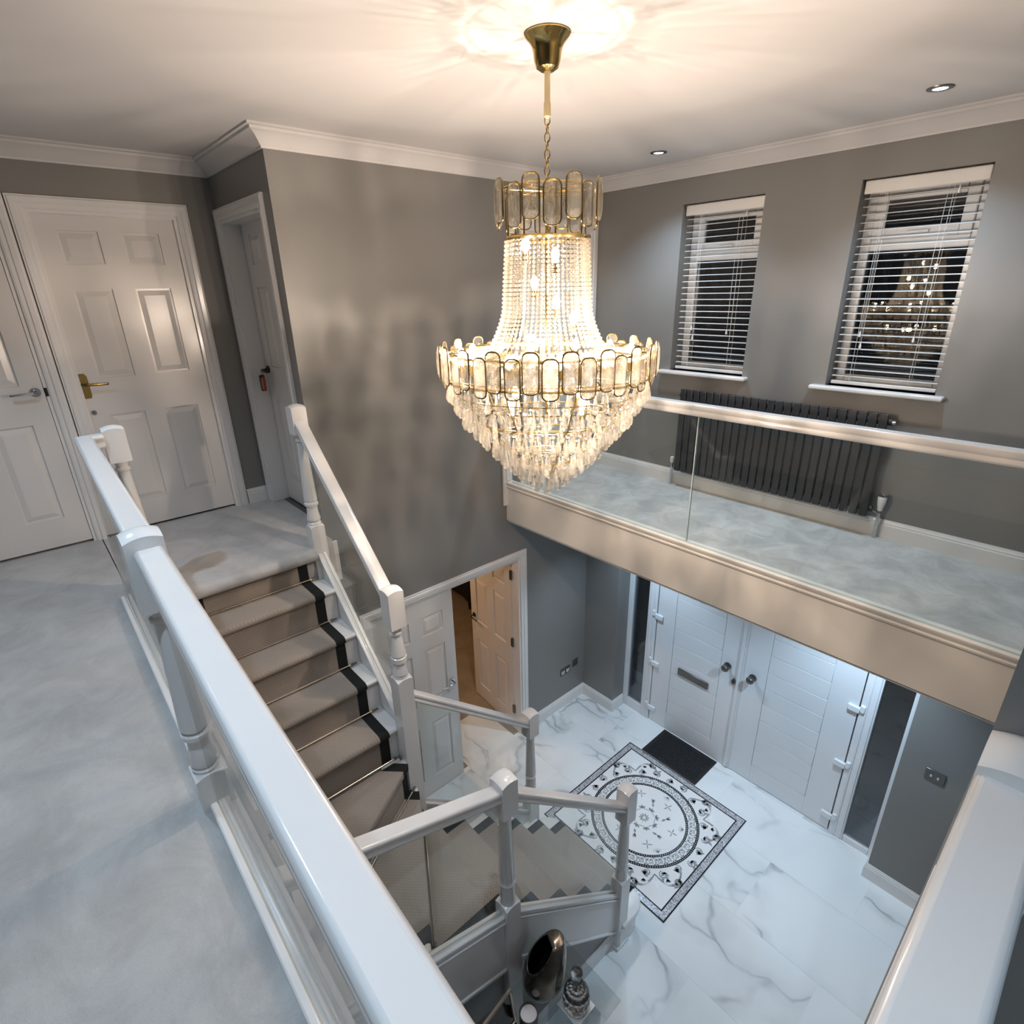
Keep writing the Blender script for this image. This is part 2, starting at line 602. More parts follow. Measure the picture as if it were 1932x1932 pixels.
# ------------------------------------------------------------------ measured layout
XL = -3.404                     # wall of the stairwell
XD = -4.418                     # wall with the landing doors
YN = 1.303                      # short wall with the narrow door
YF = 4.0                        # front wall
XR = -0.05                      # right side wall of the stairwell
BR = 2.785                      # bridge carpet level
BY = 2.93                       # bridge edge
HT = 2.485                      # hall ceiling under the bridge

# ------------------------------------------------------------------ shell
# hall floor of large marble tiles
fl = boxes('floor', M['marbleplain'], [(-3.45, 2.6, -2.6, 4.25, -0.12, -0.0015)], 'white marble tiled hall floor')
tile = MB().box(0, 1.1988, 0, 0.5988, 0, 0.012).build('tile', M['marble'], fl, origin=(0, 0, 0))
tile.location = (0, 0, 0)
first = True
for i in range(5):
    for j in range(12):
        x = -3.40 + i * 1.2 + (0.6 if j % 2 else 0) - 0.6
        y = -2.4 + j * 0.6 - 0.03
        if x > 1.6 or y > 4.2:
            continue
        if y < 0.3 and x < -1.6:
            pass
        t = tile if first else clone(tile, fl, (0, 0, 0))
        first = False
        t.location = (x, y, -0.012)

# walls
boxes('wall_left', M['wall'], [
    (XL - .1, XL, YN + .1, 1.53, 0, CEIL), (XL - .1, XL, 1.53, 3.06, 2.06, CEIL), (XL - .1, XL, 3.06, 3.19, 0, CEIL),
    (XL - .1, XL, 3.19, 3.92, 0, BR), (XL - .1, XL, 3.19, 3.92, BR + 1.985, CEIL), (XL - .1, XL, 3.92, YF + .3, 0, CEIL),
    (XL - .1, XL, -2.6, YN, -.1, 2.6), (XL - .1, XL, YN, YN + .1, -.1, UP - .3)], 'warm grey wall of the stairwell')
boxes('wall_back', M['wall'], [
    (XD - .1, XD, -2.6, -0.605, UP - .3, CEIL), (XD - .1, XD, -.605, .157, UP + 1.985, CEIL), (XD - .1, XD, .157, .30, UP - .1, CEIL),
    (XD - .1, XD, .30, 1.065, UP + 1.985, CEIL), (XD - .1, XD, 1.065, YN + .1, UP - .3, CEIL)], 'grey landing wall with two white doors')
boxes('wall_side', M['wall'], [
    (XD - .1, -4.335, YN, YN + .1, UP - .3, CEIL), (-4.335, -3.575, YN, YN + .1, UP + 1.965, CEIL), (-3.575, XL, YN, YN + .1, UP - .3, CEIL)],
    'short grey wall around the narrow landing door')
WZ0, WZ1 = 3.715, 4.89
WIN = ((-2.594, -1.985), (-1.41, -0.805))
fw = [(XL - .1, WIN[0][0], YF, YF + .3, HT, CEIL), (WIN[0][1], WIN[1][0], YF, YF + .3, HT, CEIL), (WIN[1][1], 2.6, YF, YF + .3, HT, CEIL)]
for a, b in WIN:
    fw += [(a, b, YF, YF + .3, HT, WZ0), (a, b, YF, YF + .3, WZ1, CEIL)]
fw += [(XL - .1, -2.98, YF, YF + .3, 0, HT), (-.46, 2.6, YF, YF + .3, 0, HT)]
boxes('wall_front', M['wall'], fw, 'grey front wall with two windows')
boxes('wall_right', M['wall'], [(-.0165, 1.3, .905, YF, UP - .3, CEIL), (XR, XR + .1, -2.6, YF, -.1, UP - .28), (1.3, 2.6, 1.2, 1.3, UP - .3, CEIL)], 'dark grey wall end beside the right handrail')
boxes('wall_near', M['wall'], [(XD - .1, 2.6, -2.7, -2.6, -.1, CEIL), (2.6, 2.7, -2.7, 1.3, UP - .3, CEIL)], 'grey wall behind the viewpoint')
boxes('ceiling', M['ceiling'], [(XD - .2, 2.7, -2.7, YF + .3, CEIL, CEIL + .1)], 'smooth white ceiling')

# landing, bridge and hall ceilings
boxes('floor_landing', M['carpet'], [(XD - .05, 2.6, -2.6, .185, UP - .28, UP), (XR + .02, 2.6, .185, 1.2, UP - .28, UP)], 'pale grey carpet of the landing')
m = MB()
prof = [(XD - .05, UP - .28), (XD - .05, UP), (-3.30, UP)]
for k in range(9):
    a = PI / 2 - PI * k / 8
    prof.append((-3.245 + .040 * math.cos(a), UP - .040 + .040 * math.sin(a)))
prof += [(-3.27, UP - .085), (-3.27, UP - .28)]
n = len(prof)
m.add([(x, y, z) for y in (.18, 1.165) for x, z in prof], [tuple(range(n)), tuple(range(2 * n - 1, n - 1, -1))] + [(i, (i + 1) % n, n + (i + 1) % n, n + i) for i in range(n)])
m.box(XD - .05, -3.30, 1.165, 1.31, UP - .28, UP).box(-4.34, -3.57, 1.30, 1.45, UP - .28, UP - .004)
struct(m.build('floor_landing', M['carpet'], smooth=True), 'pale carpet of the stair head with a rolled nosing')
boxes('floor_bridge', M['carpet_bridge'], [(XL, XR, BY + .02, YF, HT, BR)], 'pale silver carpet of the bridge')
boxes('trim_1', M['fascia'], [(XL, XR, BY - .012, BY + .03, HT - .01, 2.79)], 'cream fascia board of the bridge')
# moulding along the top of the bridge fascia
pr = [(0, 0), (.012, .004), (.016, .016), (.008, .022), (.014, .034), (.022, .044), (.022, .056), (0.012, .060), (0, .060), (-.05, .060), (-.05, 0)]
m = MB().sweep([(XR, BY - .012), (XL, BY - .012)], pr, lambda u, v, h: (u, v, 2.776 + h))
struct(m.build('trim_2', M['fascia'], smooth=True, angle=50), 'moulded cream nosing along the bridge edge')
boxes('ceiling_hall', M['ceiling'], [(XL, XR, BY, YF + .25, HT - .03, HT - .011)], 'white hall ceiling under the bridge')
boxes('ceiling_hall', M['ceiling'], [(XL, 2.6, -2.6, .16, UP - .31, UP - .285)], 'white hall ceiling under the landing')
boxes('trim_3', M['trim'], [(XL, XR + .02, .185, .20, UP - .30, UP - .01), (XR, XR + .018, .20, .905, UP - .30, UP - .002)], 'white fascia of the landing edge')

struct(MB().rail((-.0165, .92, 2.862), (-.0165, 1.55, 2.862), [(0, 0), (-.014, -.004), (-.022, -.016), (-.022, -.04), (-.012, -.05), (0, -.05)], (1, 0, 0)).build('trim_5', M['trim']), 'cream nosing at the foot of the right wall end')
# cornice
pr = [(0, -.095), (.012, -.095), (.014, -.085), (.022, -.078), (.034, -.062), (.052, -.044), (.070, -.030), (.080, -.026), (.082, -.014), (.095, -.010), (.095, .002), (0, .002)]
pr = [(-a, b) for a, b in pr]
path = [(XD, -2.6), (XD, YN), (XL, YN), (XL, YF), (XR, YF)]
m = MB().sweep(path, pr, lambda u, v, h: (u, v, CEIL + h))
struct(m.build('trim_4', M['ceiling'], smooth=True, angle=25), 'white plaster cornice')

# baseboards
def skirting(name, path, z, label, hgt=.13):
    pr = [(0, 0), (.018, 0), (.018, hgt - .035), (.014, hgt - .03), (.014, hgt - .02), (.008, hgt - .012), (.006, hgt), (0, hgt)]
    pr = [(-a, b) for a, b in pr]
    m = MB().sweep(path, pr, lambda u, v, h: (u, v, z + h))
    return struct(m.build(name, M['trim'], smooth=True, angle=30), label)
skirting('baseboard_front', [(XL, YF), (XR, YF)], BR - .01, 'white skirting of the bridge')
skirting('baseboard_left', [(XL, 3.13), (XL, YF), (-2.98, YF), (-2.98, 4.18)], 0, 'white skirting in the left hall corner', .14)
skirting('baseboard_right', [(-.46, 4.18), (-.46, YF), (XR, YF)], 0, 'white skirting right of the front door', .14)
skirting('baseboard_back', [(XD, 1.14), (XD, YN), (-4.40, YN)], UP - .005, 'short white skirting in the landing corner', .12)

# ------------------------------------------------------------------ doors
def architrave(parent, w, h, fn, wd=.068, name='architrave', mat=None, sides=(1, 1)):
    """moulded frame round a w x h opening; fn maps (along, up, proud) to xyz"""
    pr = [(0, 0), (0, .010), (.010, .014), (.026, .014), (.032, .020), (.056, .022), (.062, .017), (wd, .017), (wd, 0)]
    path = [(0, 0), (0, h), (w, h), (w, 0)]
    m = MB().sweep(path, pr, fn)
    return m.build(name, mat or M['trim'], parent, smooth=True, angle=20)

def lining(parent, w, h, depth, fn, name='door_lining'):
    m = MB()
    for u0, u1, z0, z1 in ((0, .02, 0, h), (w - .02, w, 0, h), (.02, w - .02, h - .02, h)):
        vs = [fn(u, z, d) for d in (0, -depth) for u, z in ((u0, z0), (u1, z0), (u1, z1), (u0, z1))]
        m.add(vs, [(0, 1, 2, 3), (7, 6, 5, 4), (0, 4, 5, 1), (1, 5, 6, 2), (2, 6, 7, 3), (3, 7, 4, 0)])
    return m.build(name, M['trim'], parent)

def six_panel(parent, w, h, fn, mat, t=.040, top=True, name='leaf'):
    """moulded six-panel leaf; fn maps (along, up, out) to xyz with the front face at out=0"""
    sx, mx_ = .105, .12
    pw = (w - 2 * sx - mx_) / 2
    cols = ((sx, sx + pw), (w - sx - pw, w - sx))
    rows = ((.185, .785), (1.02, 1.545), (1.685, 1.865))
    d = .010
    m = MB()
    def bx(u0, u1, z0, z1, o0, o1):
        vs = [fn(u, z, o) for z in (z0, z1) for o in (o0, o1) for u in (u0, u1)]
        m.add(vs, [(0, 1, 3, 2), (4, 6, 7, 5), (0, 4, 5, 1), (2, 3, 7, 6), (0, 2, 6, 4), (1, 5, 7, 3)])
    bx(0, w, 0, h, -t + d, -d)
    for s0, s1 in ((-d, 0), (-t, -t + d)):
        for u0, u1 in ((0, sx), (sx + pw, w - sx - pw), (w - sx, w)):
            bx(u0, u1, 0, h, s0, s1)
        zz = [0] + [v for r in rows for v in r] + [h]
        for a, b in cols:
            for k in range(0, len(zz), 2):
                bx(a, b, zz[k], zz[k + 1], s0, s1)
    leaf = m.build(name, mat, parent)
    for a, b in cols:
        for z0, z1 in rows:
            q = MB()
            for sgn, o0, o1 in ((1, -d, -.001), (-1, -t + d, -t + .001)):
                e = .012
                i = .030
                vs = [fn(u, z, o0 + .0005 * sgn) for u, z in ((a + .001, z0 + .001), (b - .001, z0 + .001), (b - .001, z1 - .001), (a + .001, z1 - .001))]
                vs += [fn(u, z, o0) for u, z in ((a + e, z0 + e), (b - e, z0 + e), (b - e, z1 - e), (a + e, z1 - e))]
                vs += [fn(u, z, o1) for u, z in ((a + e + i, z0 + e + i), (b - e - i, z0 + e + i), (b - e - i, z1 - e - i), (a + e + i, z1 - e - i))]
                fs = [(8, 9, 10, 11)]
                for r in (0, 4):
                    fs += [(r + k, r + (k + 1) % 4, r + 4 + (k + 1) % 4, r + 4 + k) for k in range(4)]
                q.add(vs, fs)
            q.build('panel', mat, leaf)
    return leaf

def lever(parent, fn, sgn, mat, plate=False):
    """lever handle; fn maps (along, up, out) relative to the spindle"""
    m = MB()
    if not plate:
        vs, fs, seg = [], [], 20
        for o in (0, .009):
            for k in range(seg):
                a = 2 * PI * k / seg
                vs.append(fn(.026 * math.cos(a), .026 * math.sin(a), o))
        fs = [tuple(range(seg)), tuple(range(seg, 2 * seg))] + [(k, (k + 1) % seg, seg + (k + 1) % seg, seg + k) for k in range(seg)]
        m.add(vs, fs)
    m.tube([fn(0, 0, .0), fn(0, 0, .045), fn(.012 * sgn, 0, .055), fn(.11 * sgn, -.003, .055), fn(.118 * sgn, -.003, .050)], .008, 10)
    return m.build('handle', mat, parent, smooth=True)

# door 1: landing door beside the stair head
d1 = struct(empty('door_1', (XD, .30, UP)), 'white six-panel landing door with brass lever facing the stair head')
f1 = lambda u, z, o: (XD + o, .30 + u, UP + z)
architrave(d1, .765, 1.985, f1)
lining(d1, .765, 1.985, .10, f1)
l1 = six_panel(d1, .735, 1.955, lambda u, z, o: (XD - .022 + o, .315 + u, UP + .017 + z), M['door'])
pl = MB()
oc = [(-.018, -.075), (.018, -.075), (.024, -.06), (.024, .06), (.012, .078), (-.012, .078), (-.024, .06), (-.024, -.06)]
vs = [(XD - .022 + o, .338 + a, 3.832 + b) for o in (0, .008) for a, b in oc]
pl.add(vs, [tuple(range(8)), tuple(range(8, 16))] + [(k, (k + 1) % 8, 8 + (k + 1) % 8, 8 + k) for k in range(8)])
pl = pl.build('handle_plate', M['brass'], d1, bevel=.002)
lever(pl, lambda u, z, o: (XD - .014 + o, .338 + u, 3.845 + z), 1, M['brass'], plate=True)
kh = MB().lathe([(.0155, 0), (.0155, .004), (.012, .006)], 16)
kh.v = [(XD - .022 + z, .345 + x, 3.665 + y) for x, y, z in kh.v]
kh = kh.build('keyhole_cover', M['chrome'], d1)
MB().box(XD - .0165, XD - .0145, .3435, .3465, 3.655, 3.675).build('keyhole', M['darkinside'], kh)

# door 2: left of the frame
d2 = struct(empty('door_2', (XD, -.605, UP)), 'white six-panel landing door with grey lever cut by the picture edge')
f2 = lambda u, z, o: (XD + o, -.605 + u, UP + z)
architrave(d2, .762, 1.985, f2)
lining(d2, .762, 1.985, .10, f2)
l2 = six_panel(d2, .722, 1.955, lambda u, z, o: (XD - .003 + o, -.588 + u, UP + .018 + z), M['door'])
lever(d2, lambda u, z, o: (XD - .003 + o, .093 + u, 3.83 + z), -1, M['chrome'])
MB().box(XD - .02, XD + .006, .137, .150, 3.80, 3.85).build('latch', M['darkinside'], d2)

# door 3: narrow-looking door on the short wall
d3 = struct(empty('door_3', (-4.335, YN, UP)), 'white door on the short wall by the stair head, dark handle')
f3 = lambda u, z, o: (-4.335 + u, YN - o, UP + z)
architrave(d3, .76, 1.965, f3)
lining(d3, .76, 1.965, .13, f3)
six_panel(d3, .70, 1.935, lambda u, z, o: (-4.305 + u, YN + .115 - o, UP + .012 + z), M['door'])
lever(d3, lambda u, z, o: (-4.262 + u, YN + .115 - o, 3.842 + z), 1, M['blackplastic'])
MB().box(-4.31, -3.60, YN + .075, YN + .135, UP - .004, UP + .005).build('threshold', M['nickel'], d3)
# fob hanging from the handle of that door
fob = empty('key_fob', (-4.215, YN + .045, 3.74), 'dark key fob with coral edge hanging from the handle of the narrow door', 'key fob')
MB().tube([(-4.215 + .016 * math.cos(a), YN + .05, 3.825 + .02 * math.sin(a)) for a in [2 * PI * k / 12 for k in range(12)]], .002, 6, True).build('ring', M['nickel'], fob)
for nm_, mat_, o0, w_, h_ in (('edge', M['coral'], .004, .016, .10), ('tag', M['peach'], .007, .012, .088), ('cover', M['blackplastic'], -.010, .030, .112)):
    q = MB()
    pts = rrect(w_ * 2, h_, .015, 4)
    vs = [(-4.215 + o0 + a, YN + .05 + y, 3.752 + b) for y in (-.012, .008) for a, b in pts]
    if nm_ == 'tag':
        vs = [(-4.215 + o0 + a, YN + .05 + y, 3.752 + b) for y in (-.016, .004) for a, b in pts]
    if nm_ == 'cover':
        vs = [(-4.235 + a * .8, YN + .05 + y, 3.755 + b) for y in (-.014, .012) for a, b in pts]
    k_ = len(pts)
    q.add(vs, [tuple(range(k_)), tuple(range(k_, 2 * k_))] + [(i, (i + 1) % k_, k_ + (i + 1) % k_, k_ + i) for i in range(k_)])
    q.build(nm_, mat_, fob, bevel=.002)

# door 4: bridge door behind the chandelier
d4 = struct(empty('door_4', (XL, 3.19, BR)), 'white door at the left end of the bridge')
f4 = lambda u, z, o: (XL + o, 3.19 + u, BR + z)
architrave(d4, .73, 1.985, f4, wd=.075)
lining(d4, .73, 1.985, .10, f4)
six_panel(d4, .70, 1.95, lambda u, z, o: (XL - .03 + o, 3.205 + u, BR + .016 + z), M['door'])

# door 5: double hall doors, right leaf standing open into the next room
d5 = struct(empty('door_5', (XL, 1.53, 0)), 'pair of white six-panel hall doors, right leaf open')
f5 = lambda u, z, o: (XL + o, 1.53 + u, z)
architrave(d5, 1.53, 2.06, f5, wd=.072)
lining(d5, 1.53, 2.06, .11, f5)
la = six_panel(d5, .742, 2.025, lambda u, z, o: (XL - .012 + o, 1.552 + u, .010 + z), M['door'])
lever(d5, lambda u, z, o: (XL - .012 + o, 2.235 + u, 1.125 + z), -1, M['chrome'])
ang = math.radians(5)
ca, sa = math.cos(ang), math.sin(ang)
HX, HY = XL - .105, 3.035
# open leaf runs into the room from the hinge
def f5b(u, z, o):
    return (HX - u * ca + o * sa, HY + u * sa * 1.0 - o * -1 * ca * -1, .010 + z)
def f5b(u, z, o):
    return (HX - u * ca, HY + u * sa + o * 1.0 * -1, .010 + z)
lb = six_panel(d5, .742, 2.025, f5b, M['door'])
lever(d5, lambda u, z, o: f5b(.685 + u, 1.07 + z, o), -1, M['blackplastic'])
for z in (.22, 1.05, 1.80):
    MB().box(HX - .012, HX + .020, HY - .010, HY + .012, z, z + .10).build('hinge', M['nickel'], d5, bevel=.002)
# room beyond
boxes('floor_room', M['carpet_room'], [(-8.2, XL - .05, .4, 6.2, -.1, -.004)], 'beige carpet of the room beyond the hall doors')
boxes('wall_room', M['fascia'], [(-8.3, -8.2, .4, 6.2, 0, 2.5), (-8.3, XL - .1, 6.2, 6.3, 0, 2.5), (-8.3, XL - .1, .3, .4, 0, 2.5), (-8.3, XL - .1, .3, 6.3, 2.5, 2.6), (XL - .1, XL - .06, YF + .3, 6.3, 0, 2.6)], 'cream walls of the room beyond')
lamp('POINT', 'room_lamp', (-5.0, 2.3, 2.2), 20, (1.0, .60, .32), radius=.12)
ac = empty('armchair', (-6.1, 4.45, 0), 'black armchair half hidden behind the open hall door', 'armchair')
MB().box(-6.45, -5.75, 4.15, 4.75, .14, .40).build('seat', M['chairfabric'], ac, bevel=.04)
MB().box(-6.50, -5.70, 4.68, 4.88, .14, .95).build('backrest', M['chairfabric'], ac, bevel=.05)
for x in (-6.56, -5.82):
    MB().box(x, x + .17, 4.10, 4.80, .14, .62).build('armrest', M['chairfabric'], ac, bevel=.05)
for x in (-6.48, -5.74):
    for y in (4.16, 4.78):
        MB().lathe([(.018, 0), (.026, .15)], 10, (x, y, 0)).build('leg', M['black'], ac)

# ------------------------------------------------------------------ front door
FD = 4.20
d6 = struct(empty('door_6', (-1.72, FD, 0)), 'white double front door with dark side lights')
boxes('frame', M['upvc'], [
    (-2.985, -2.925, FD - .01, FD + .06, 0, HT), (-2.742, -2.638, FD - .012, FD + .06, 0, HT), (-.805, -.695, FD - .012, FD + .06, 0, HT), (-.505, -.455, FD - .01, FD + .06, 0, HT),
    (-2.925, -2.742, FD - .008, FD + .06, 0, .115), (-.695, -.505, FD - .008, FD + .06, 0, .06), (-2.925, -2.742, FD - .008, FD + .06, 2.22, HT), (-.695, -.505, FD - .008, FD + .06, 2.22, HT), (-2.638, -.805, FD - .008, FD + .06, 2.22, HT), (-2.638, -.805, FD, FD + .06, 0, .012)], parent=d6, bevel=.006)
for x in (-2.715, -2.672, -.77, -.725):
    MB().box(x, x + .018, FD - .018, FD, .0, 2.22).build('frame_bead', M['upvc'], d6, bevel=.006)
for a, b, z0 in ((-2.93, -2.735, .11), (-.70, -.50, .05)):
    MB().box(a, b, FD + .012, FD + .030, z0, 2.23).build('pane', M['windowglass'], d6)
for a, b, pa, pb in ((-2.630, -1.752, -2.43, -1.93), (-1.742, -.815, -1.51, -1.03)):
    lf = MB().box(a, b, FD + .008, FD + .058, .014, 2.215).build('leaf', M['upvc'], d6, bevel=.003)
    m = MB()
    for x0, x1, z0, z1 in ((a, pa - .002, .014, 2.215), (pb + .002, b, .014, 2.215), (pa - .002, pb + .002, .014, .206), (pa - .002, pb + .002, 1.932, 2.215)):
        m.box(x0, x1, FD - .002, FD + .008, z0, z1)
    m.build('stile', M['upvc'], lf, bevel=.002)
    for k in range(10):
        z = .21 + .172 * k
        MB().box(pa + .001, pb - .001, FD - .0015, FD + .008, z - .0005, z + .1685).build('plank', M['upvc'], lf, bevel=.0028)
m = MB().box(-1.775, -1.715, FD - .012, FD - .003, .014, 2.21).box(-1.76, -1.73, FD - .020, FD - .012, .014, 2.21)
m.build('meeting_strip', M['upvc'], d6, bevel=.003)
for x in (-1.860, -1.625):
    kb = MB().lathe([(.034, 0), (.034, .006), (.014, .012), (.013, .030), (.026, .038), (.034, .052), (.034, .062), (.026, .074), (.0, .078)], 24)
    kb.v = [(x + a, FD - .004 - c, 1.122 + b) for a, b, c in kb.v]
    kb.build('knob', M['nickel'], d6, smooth=True)
kb = MB().lathe([(.020, 0), (.020, .008), (.014, .012)], 20)
kb.v = [(-1.783 + a, FD - .012 - c, .994 + b * 1.4) for a, b, c in kb.v]
kb = kb.build('lock_cover', M['nickel'], d6, smooth=True)
MB().box(-1.786, -1.780, FD - .027, FD - .0235, .978, 1.008).build('keyhole', M['darkinside'], kb)
MB().box(-2.345, -2.018, FD - .016, FD - .001, .755, .832).build('letter_plate', M['nickel'], d6, bevel=.006)
MB().box(-2.205, -2.175, FD - .016, FD - .001, 1.650, 1.672).build('spyhole', M['blackplastic'], d6, bevel=.004)
for x, s in ((-2.634, 1), (-.810, -1)):
    for z in (1.27, .71, .145):
        h_ = MB().box(min(x - .012 * s, x + .075 * s), max(x - .012 * s, x + .075 * s), FD - .030, FD - .003, z, z + .055)
        h_.box(min(x - .045 * s, x - .012 * s), max(x - .045 * s, x - .012 * s), FD - .030, FD - .003, z + .018, z + .085)
        h_.build('hinge', M['upvc'], d6, bevel=.007)
# step outside, seen as darkness through the side lights
# ------------------------------------------------------------------ windows and blinds
for wi, (a, b) in enumerate(WIN):
    wn = struct(empty(f'window_{wi + 1}', ((a + b) / 2, YF + .15, WZ0)), ('left' if wi == 0 else 'right') + ' white framed night window above the bridge radiator')
    y0, y1 = YF + .15, YF + .21
    boxes('frame', M['upvc'], [(a, a + .055, y0, y1, WZ0, WZ1), (b - .055, b, y0, y1, WZ0, WZ1), (a + .055, b - .055, y0, y1, WZ0, WZ0 + .06), (a + .055, b - .055, y0, y1, WZ1 - .055, WZ1), (a + .055, b - .055, y0, y1, 4.51, 4.575)], parent=wn, bevel=.006)
    boxes('sash', M['upvc'], [(a + .055, a + .115, y0 - .014, y0 + .02, 4.575, WZ1 - .055), (b - .115, b - .055, y0 - .014, y0 + .02, 4.575, WZ1 - .055), (a + .115, b - .115, y0 - .014, y0 + .02, 4.575, 4.635), (a + .115, b - .115, y0 - .014, y0 + .02, WZ1 - .11, WZ1 - .055)], parent=wn, bevel=.006)
    MB().box(a + .1, b - .1, y0 + .004, y0 + .012, 4.62, WZ1 - .09).build('pane', M['windowglass'], wn)
    MB().box(a + .045, b - .045, y0 + .014, y0 + .024, WZ0 + .05, 4.52).build('pane', M['windowglass'], wn)
    hd = MB().box((a + b) / 2 - .06, (a + b) / 2 + .05, y0 - .030, y0 - .014, 4.595, 4.612)
    hd.build('handle', M['upvc'], wn, bevel=.004)
    # window board
    MB().box(a - .085, b + .045 if wi == 0 else b + .05, YF - .055, YF + .15, WZ0 - .028, WZ0).build('sill', M['trim'], wn, bevel=.010, bseg=3)
    # venetian blind
    bl = empty('venetian_blind', ((a + b) / 2, YF + .06, WZ0), ('white venetian blind with open slats over the left window' if wi == 0 else 'white venetian blind over the right window, chandelier mirrored behind it'), 'blind', 'venetian blinds')
    yb = YF + .075
    MB().box(a + .008, b - .008, yb - .045, yb - .030, 4.815, 4.885).build('valance', M['slat'], bl, bevel=.006)
    MB().box(a + .012, b - .012, yb - .026, yb + .026, 4.84, 4.88).build('head_rail', M['slat'], bl)
    MB().box(a + .012, b - .012, yb - .026, yb + .026, WZ0 + .006, WZ0 + .028).build('bottom_rail', M['slat'], bl, bevel=.004)
    ns = 25
    pts = [(-.025, -.0028), (-.012, -.0007), (0, .0), (.012, -.0007), (.025, -.0028)]
    q = MB()
    x0, x1 = a + .012 - (a + b) / 2, b - .012 - (a + b) / 2
    vs = [(x, y, z + dz) for x in (x0, x1) for dz in (0, -.0022) for y, z in pts]
    fs = []
    for k in range(4):
        fs += [(k, k + 1, 11 + k, 10 + k), (5 + k, 15 + k, 16 + k, 6 + k)]
    fs += [(0, 10, 15, 5), (4, 9, 19, 14), (0, 5, 6, 1), (1, 6, 7, 2), (2, 7, 8, 3), (3, 8, 9, 4), (10, 11, 16, 15), (11, 12, 17, 16), (12, 13, 18, 17), (13, 14, 19, 18)]
    q.add([(x + (a + b) / 2, y + yb, z + WZ0) for x, y, z in vs], fs)
    s0 = q.build('slat', M['slat'], bl, origin=((a + b) / 2, yb, WZ0), smooth=True)
    base = s0.location.copy()
    for k in range(ns):
        o = s0 if k == 0 else clone(s0, bl, base)
        o.location = base + Vector((0, 0, .062 + k * .0425))
        o.rotation_euler = (math.radians(2), 0, 0)
    for fx in (.2, .74):
        x = a + (b - a) * fx
        for dy in (-.027, .027):
            MB().tube([(x, yb + dy, WZ0 + .02), (x, yb + dy, 4.85)], .0011, 5).build('ladder_cord', M['slat'], bl)
    for fx, zt in ((.22, 4.05), (.245, 3.98), (.70, 4.03), (.78, 4.80)):
        x = a + (b - a) * fx
        MB().tube([(x, yb - .034, zt), (x, yb - .034, 4.86)], .0010, 5).build('pull_cord', M['slat'], bl)
        MB().lathe([(.003, .034), (.0075, .008), (.006, 0)], 10, (x, yb - .034, zt - .03)).build('tassel', M['slat'], bl, smooth=True)

# ------------------------------------------------------------------ radiator
rd = empty('radiator', (-1.70, 3.92, BR), 'long anthracite radiator of flat vertical panels under the windows', 'radiator')
RX0, RX1, RZ0, RZ1 = -2.425, -.982, 2.925, 3.59
npn = 25
pit = (RX1 - RX0) / npn
p0 = MB().box(0, pit - .010, 0, .020, 0, RZ1 - RZ0).build('radiator_panel', M['anthracite'], rd, origin=(0, 0, 0), bevel=.004)
for k in range(npn):
    o = p0 if k == 0 else clone(p0, rd, (0, 0, 0))
    o.location = Vector((RX0 + k * pit + .005, 3.905, RZ0)) - WL[rd.name]
for z in (RZ0 + .05, RZ1 - .05):
    MB().tube([(RX0 - .012, 3.945, z), (RX1 + .012, 3.945, z)], .021, 16).build('header_pipe', M['anthracite'], rd, smooth=True)
for z in (RZ1 - .05,):
    MB().tube([(RX1 + .012, 3.945, z), (RX1 + .032, 3.945, z)], .015, 12).build('end_cap', M['chrome'], rd, smooth=True)
MB().tube([(RX0 - .040, 3.945, BR), (RX0 - .040, 3.945, RZ0 + .05), (RX0, 3.945, RZ0 + .05)], .010, 10).build('valve_pipe', M['chrome'], rd, smooth=True)
MB().lathe([(.013, 0), (.017, .01), (.017, .045), (.012, .05)], 14, (RX0 - .040, 3.945, RZ0 + .05)).build('lockshield_valve', M['upvc'], rd, smooth=True)
MB().tube([(RX1 + .055, 3.945, BR), (RX1 + .055, 3.945, RZ0 + .03), (RX1, 3.945, RZ0 + .05)], .010, 10).build('valve_pipe', M['chrome'], rd, smooth=True)
tv = MB().lathe([(.014, 0), (.017, .02), (.024, .05), (.026, .085), (.022, .095)], 16, (RX1 + .055, 3.945, RZ0 + .05)).build('thermostat_head', M['upvc'], rd, smooth=True)
MB().lathe([(.023, 0), (.020, .015), (.012, .02)], 16, (RX1 + .055, 3.945, RZ0 + .145)).build('thermostat_cap', M['chrome'], tv, smooth=True)

# ------------------------------------------------------------------ sockets and switch
def plate(name, label, cat, x, y, z, w_, h_, holes, face):
    """face 'x' looks to +x, face 'y' looks to -y"""
    t = empty(name, (x, y, z), label, cat)
    def P(u, d, v):
        return (x + d, y + u, z + v) if face == 'x' else (x + u, y - d, z + v)
    def bx(nm_, mat, u0, u1, v0, v1, d0, d1, par, bev=.002):
        vs = [P(u, d, v) for v in (v0, v1) for d in (d0, d1) for u in (u0, u1)]
        return MB().add(vs, [(0, 1, 3, 2), (4, 6, 7, 5), (0, 4, 5, 1), (2, 3, 7, 6), (0, 2, 6, 4), (1, 5, 7, 3)]).build(nm_, mat, par, bevel=bev)
    bx('plate', M['nickel'], -w_ / 2, w_ / 2, -h_ / 2, h_ / 2, 0, .008, t, .003)
    for hx in holes:
        if cat == 'socket':
            f_ = bx('outlet', M['socketwhite'], hx - .022, hx + .022, -.030, .012, .008, .0095, t)
            bx('earth_pin', M['darkinside'], hx - .003, hx + .003, -.002, .008, .009, .0102, f_, 0)
            for s_ in (-1, 1):
                bx('live_pin', M['darkinside'], hx + s_ * .011 - .004, hx + s_ * .011 + .004, -.021, -.016, .009, .0102, f_, 0)
            bx('rocker', M['nickel'], hx - .008, hx + .008, .018, .034, .008, .012, t)
        else:
            bx('rocker', M['chrome'], hx - .007, hx + .007, -.012, .012, .008, .014, t)
    return t
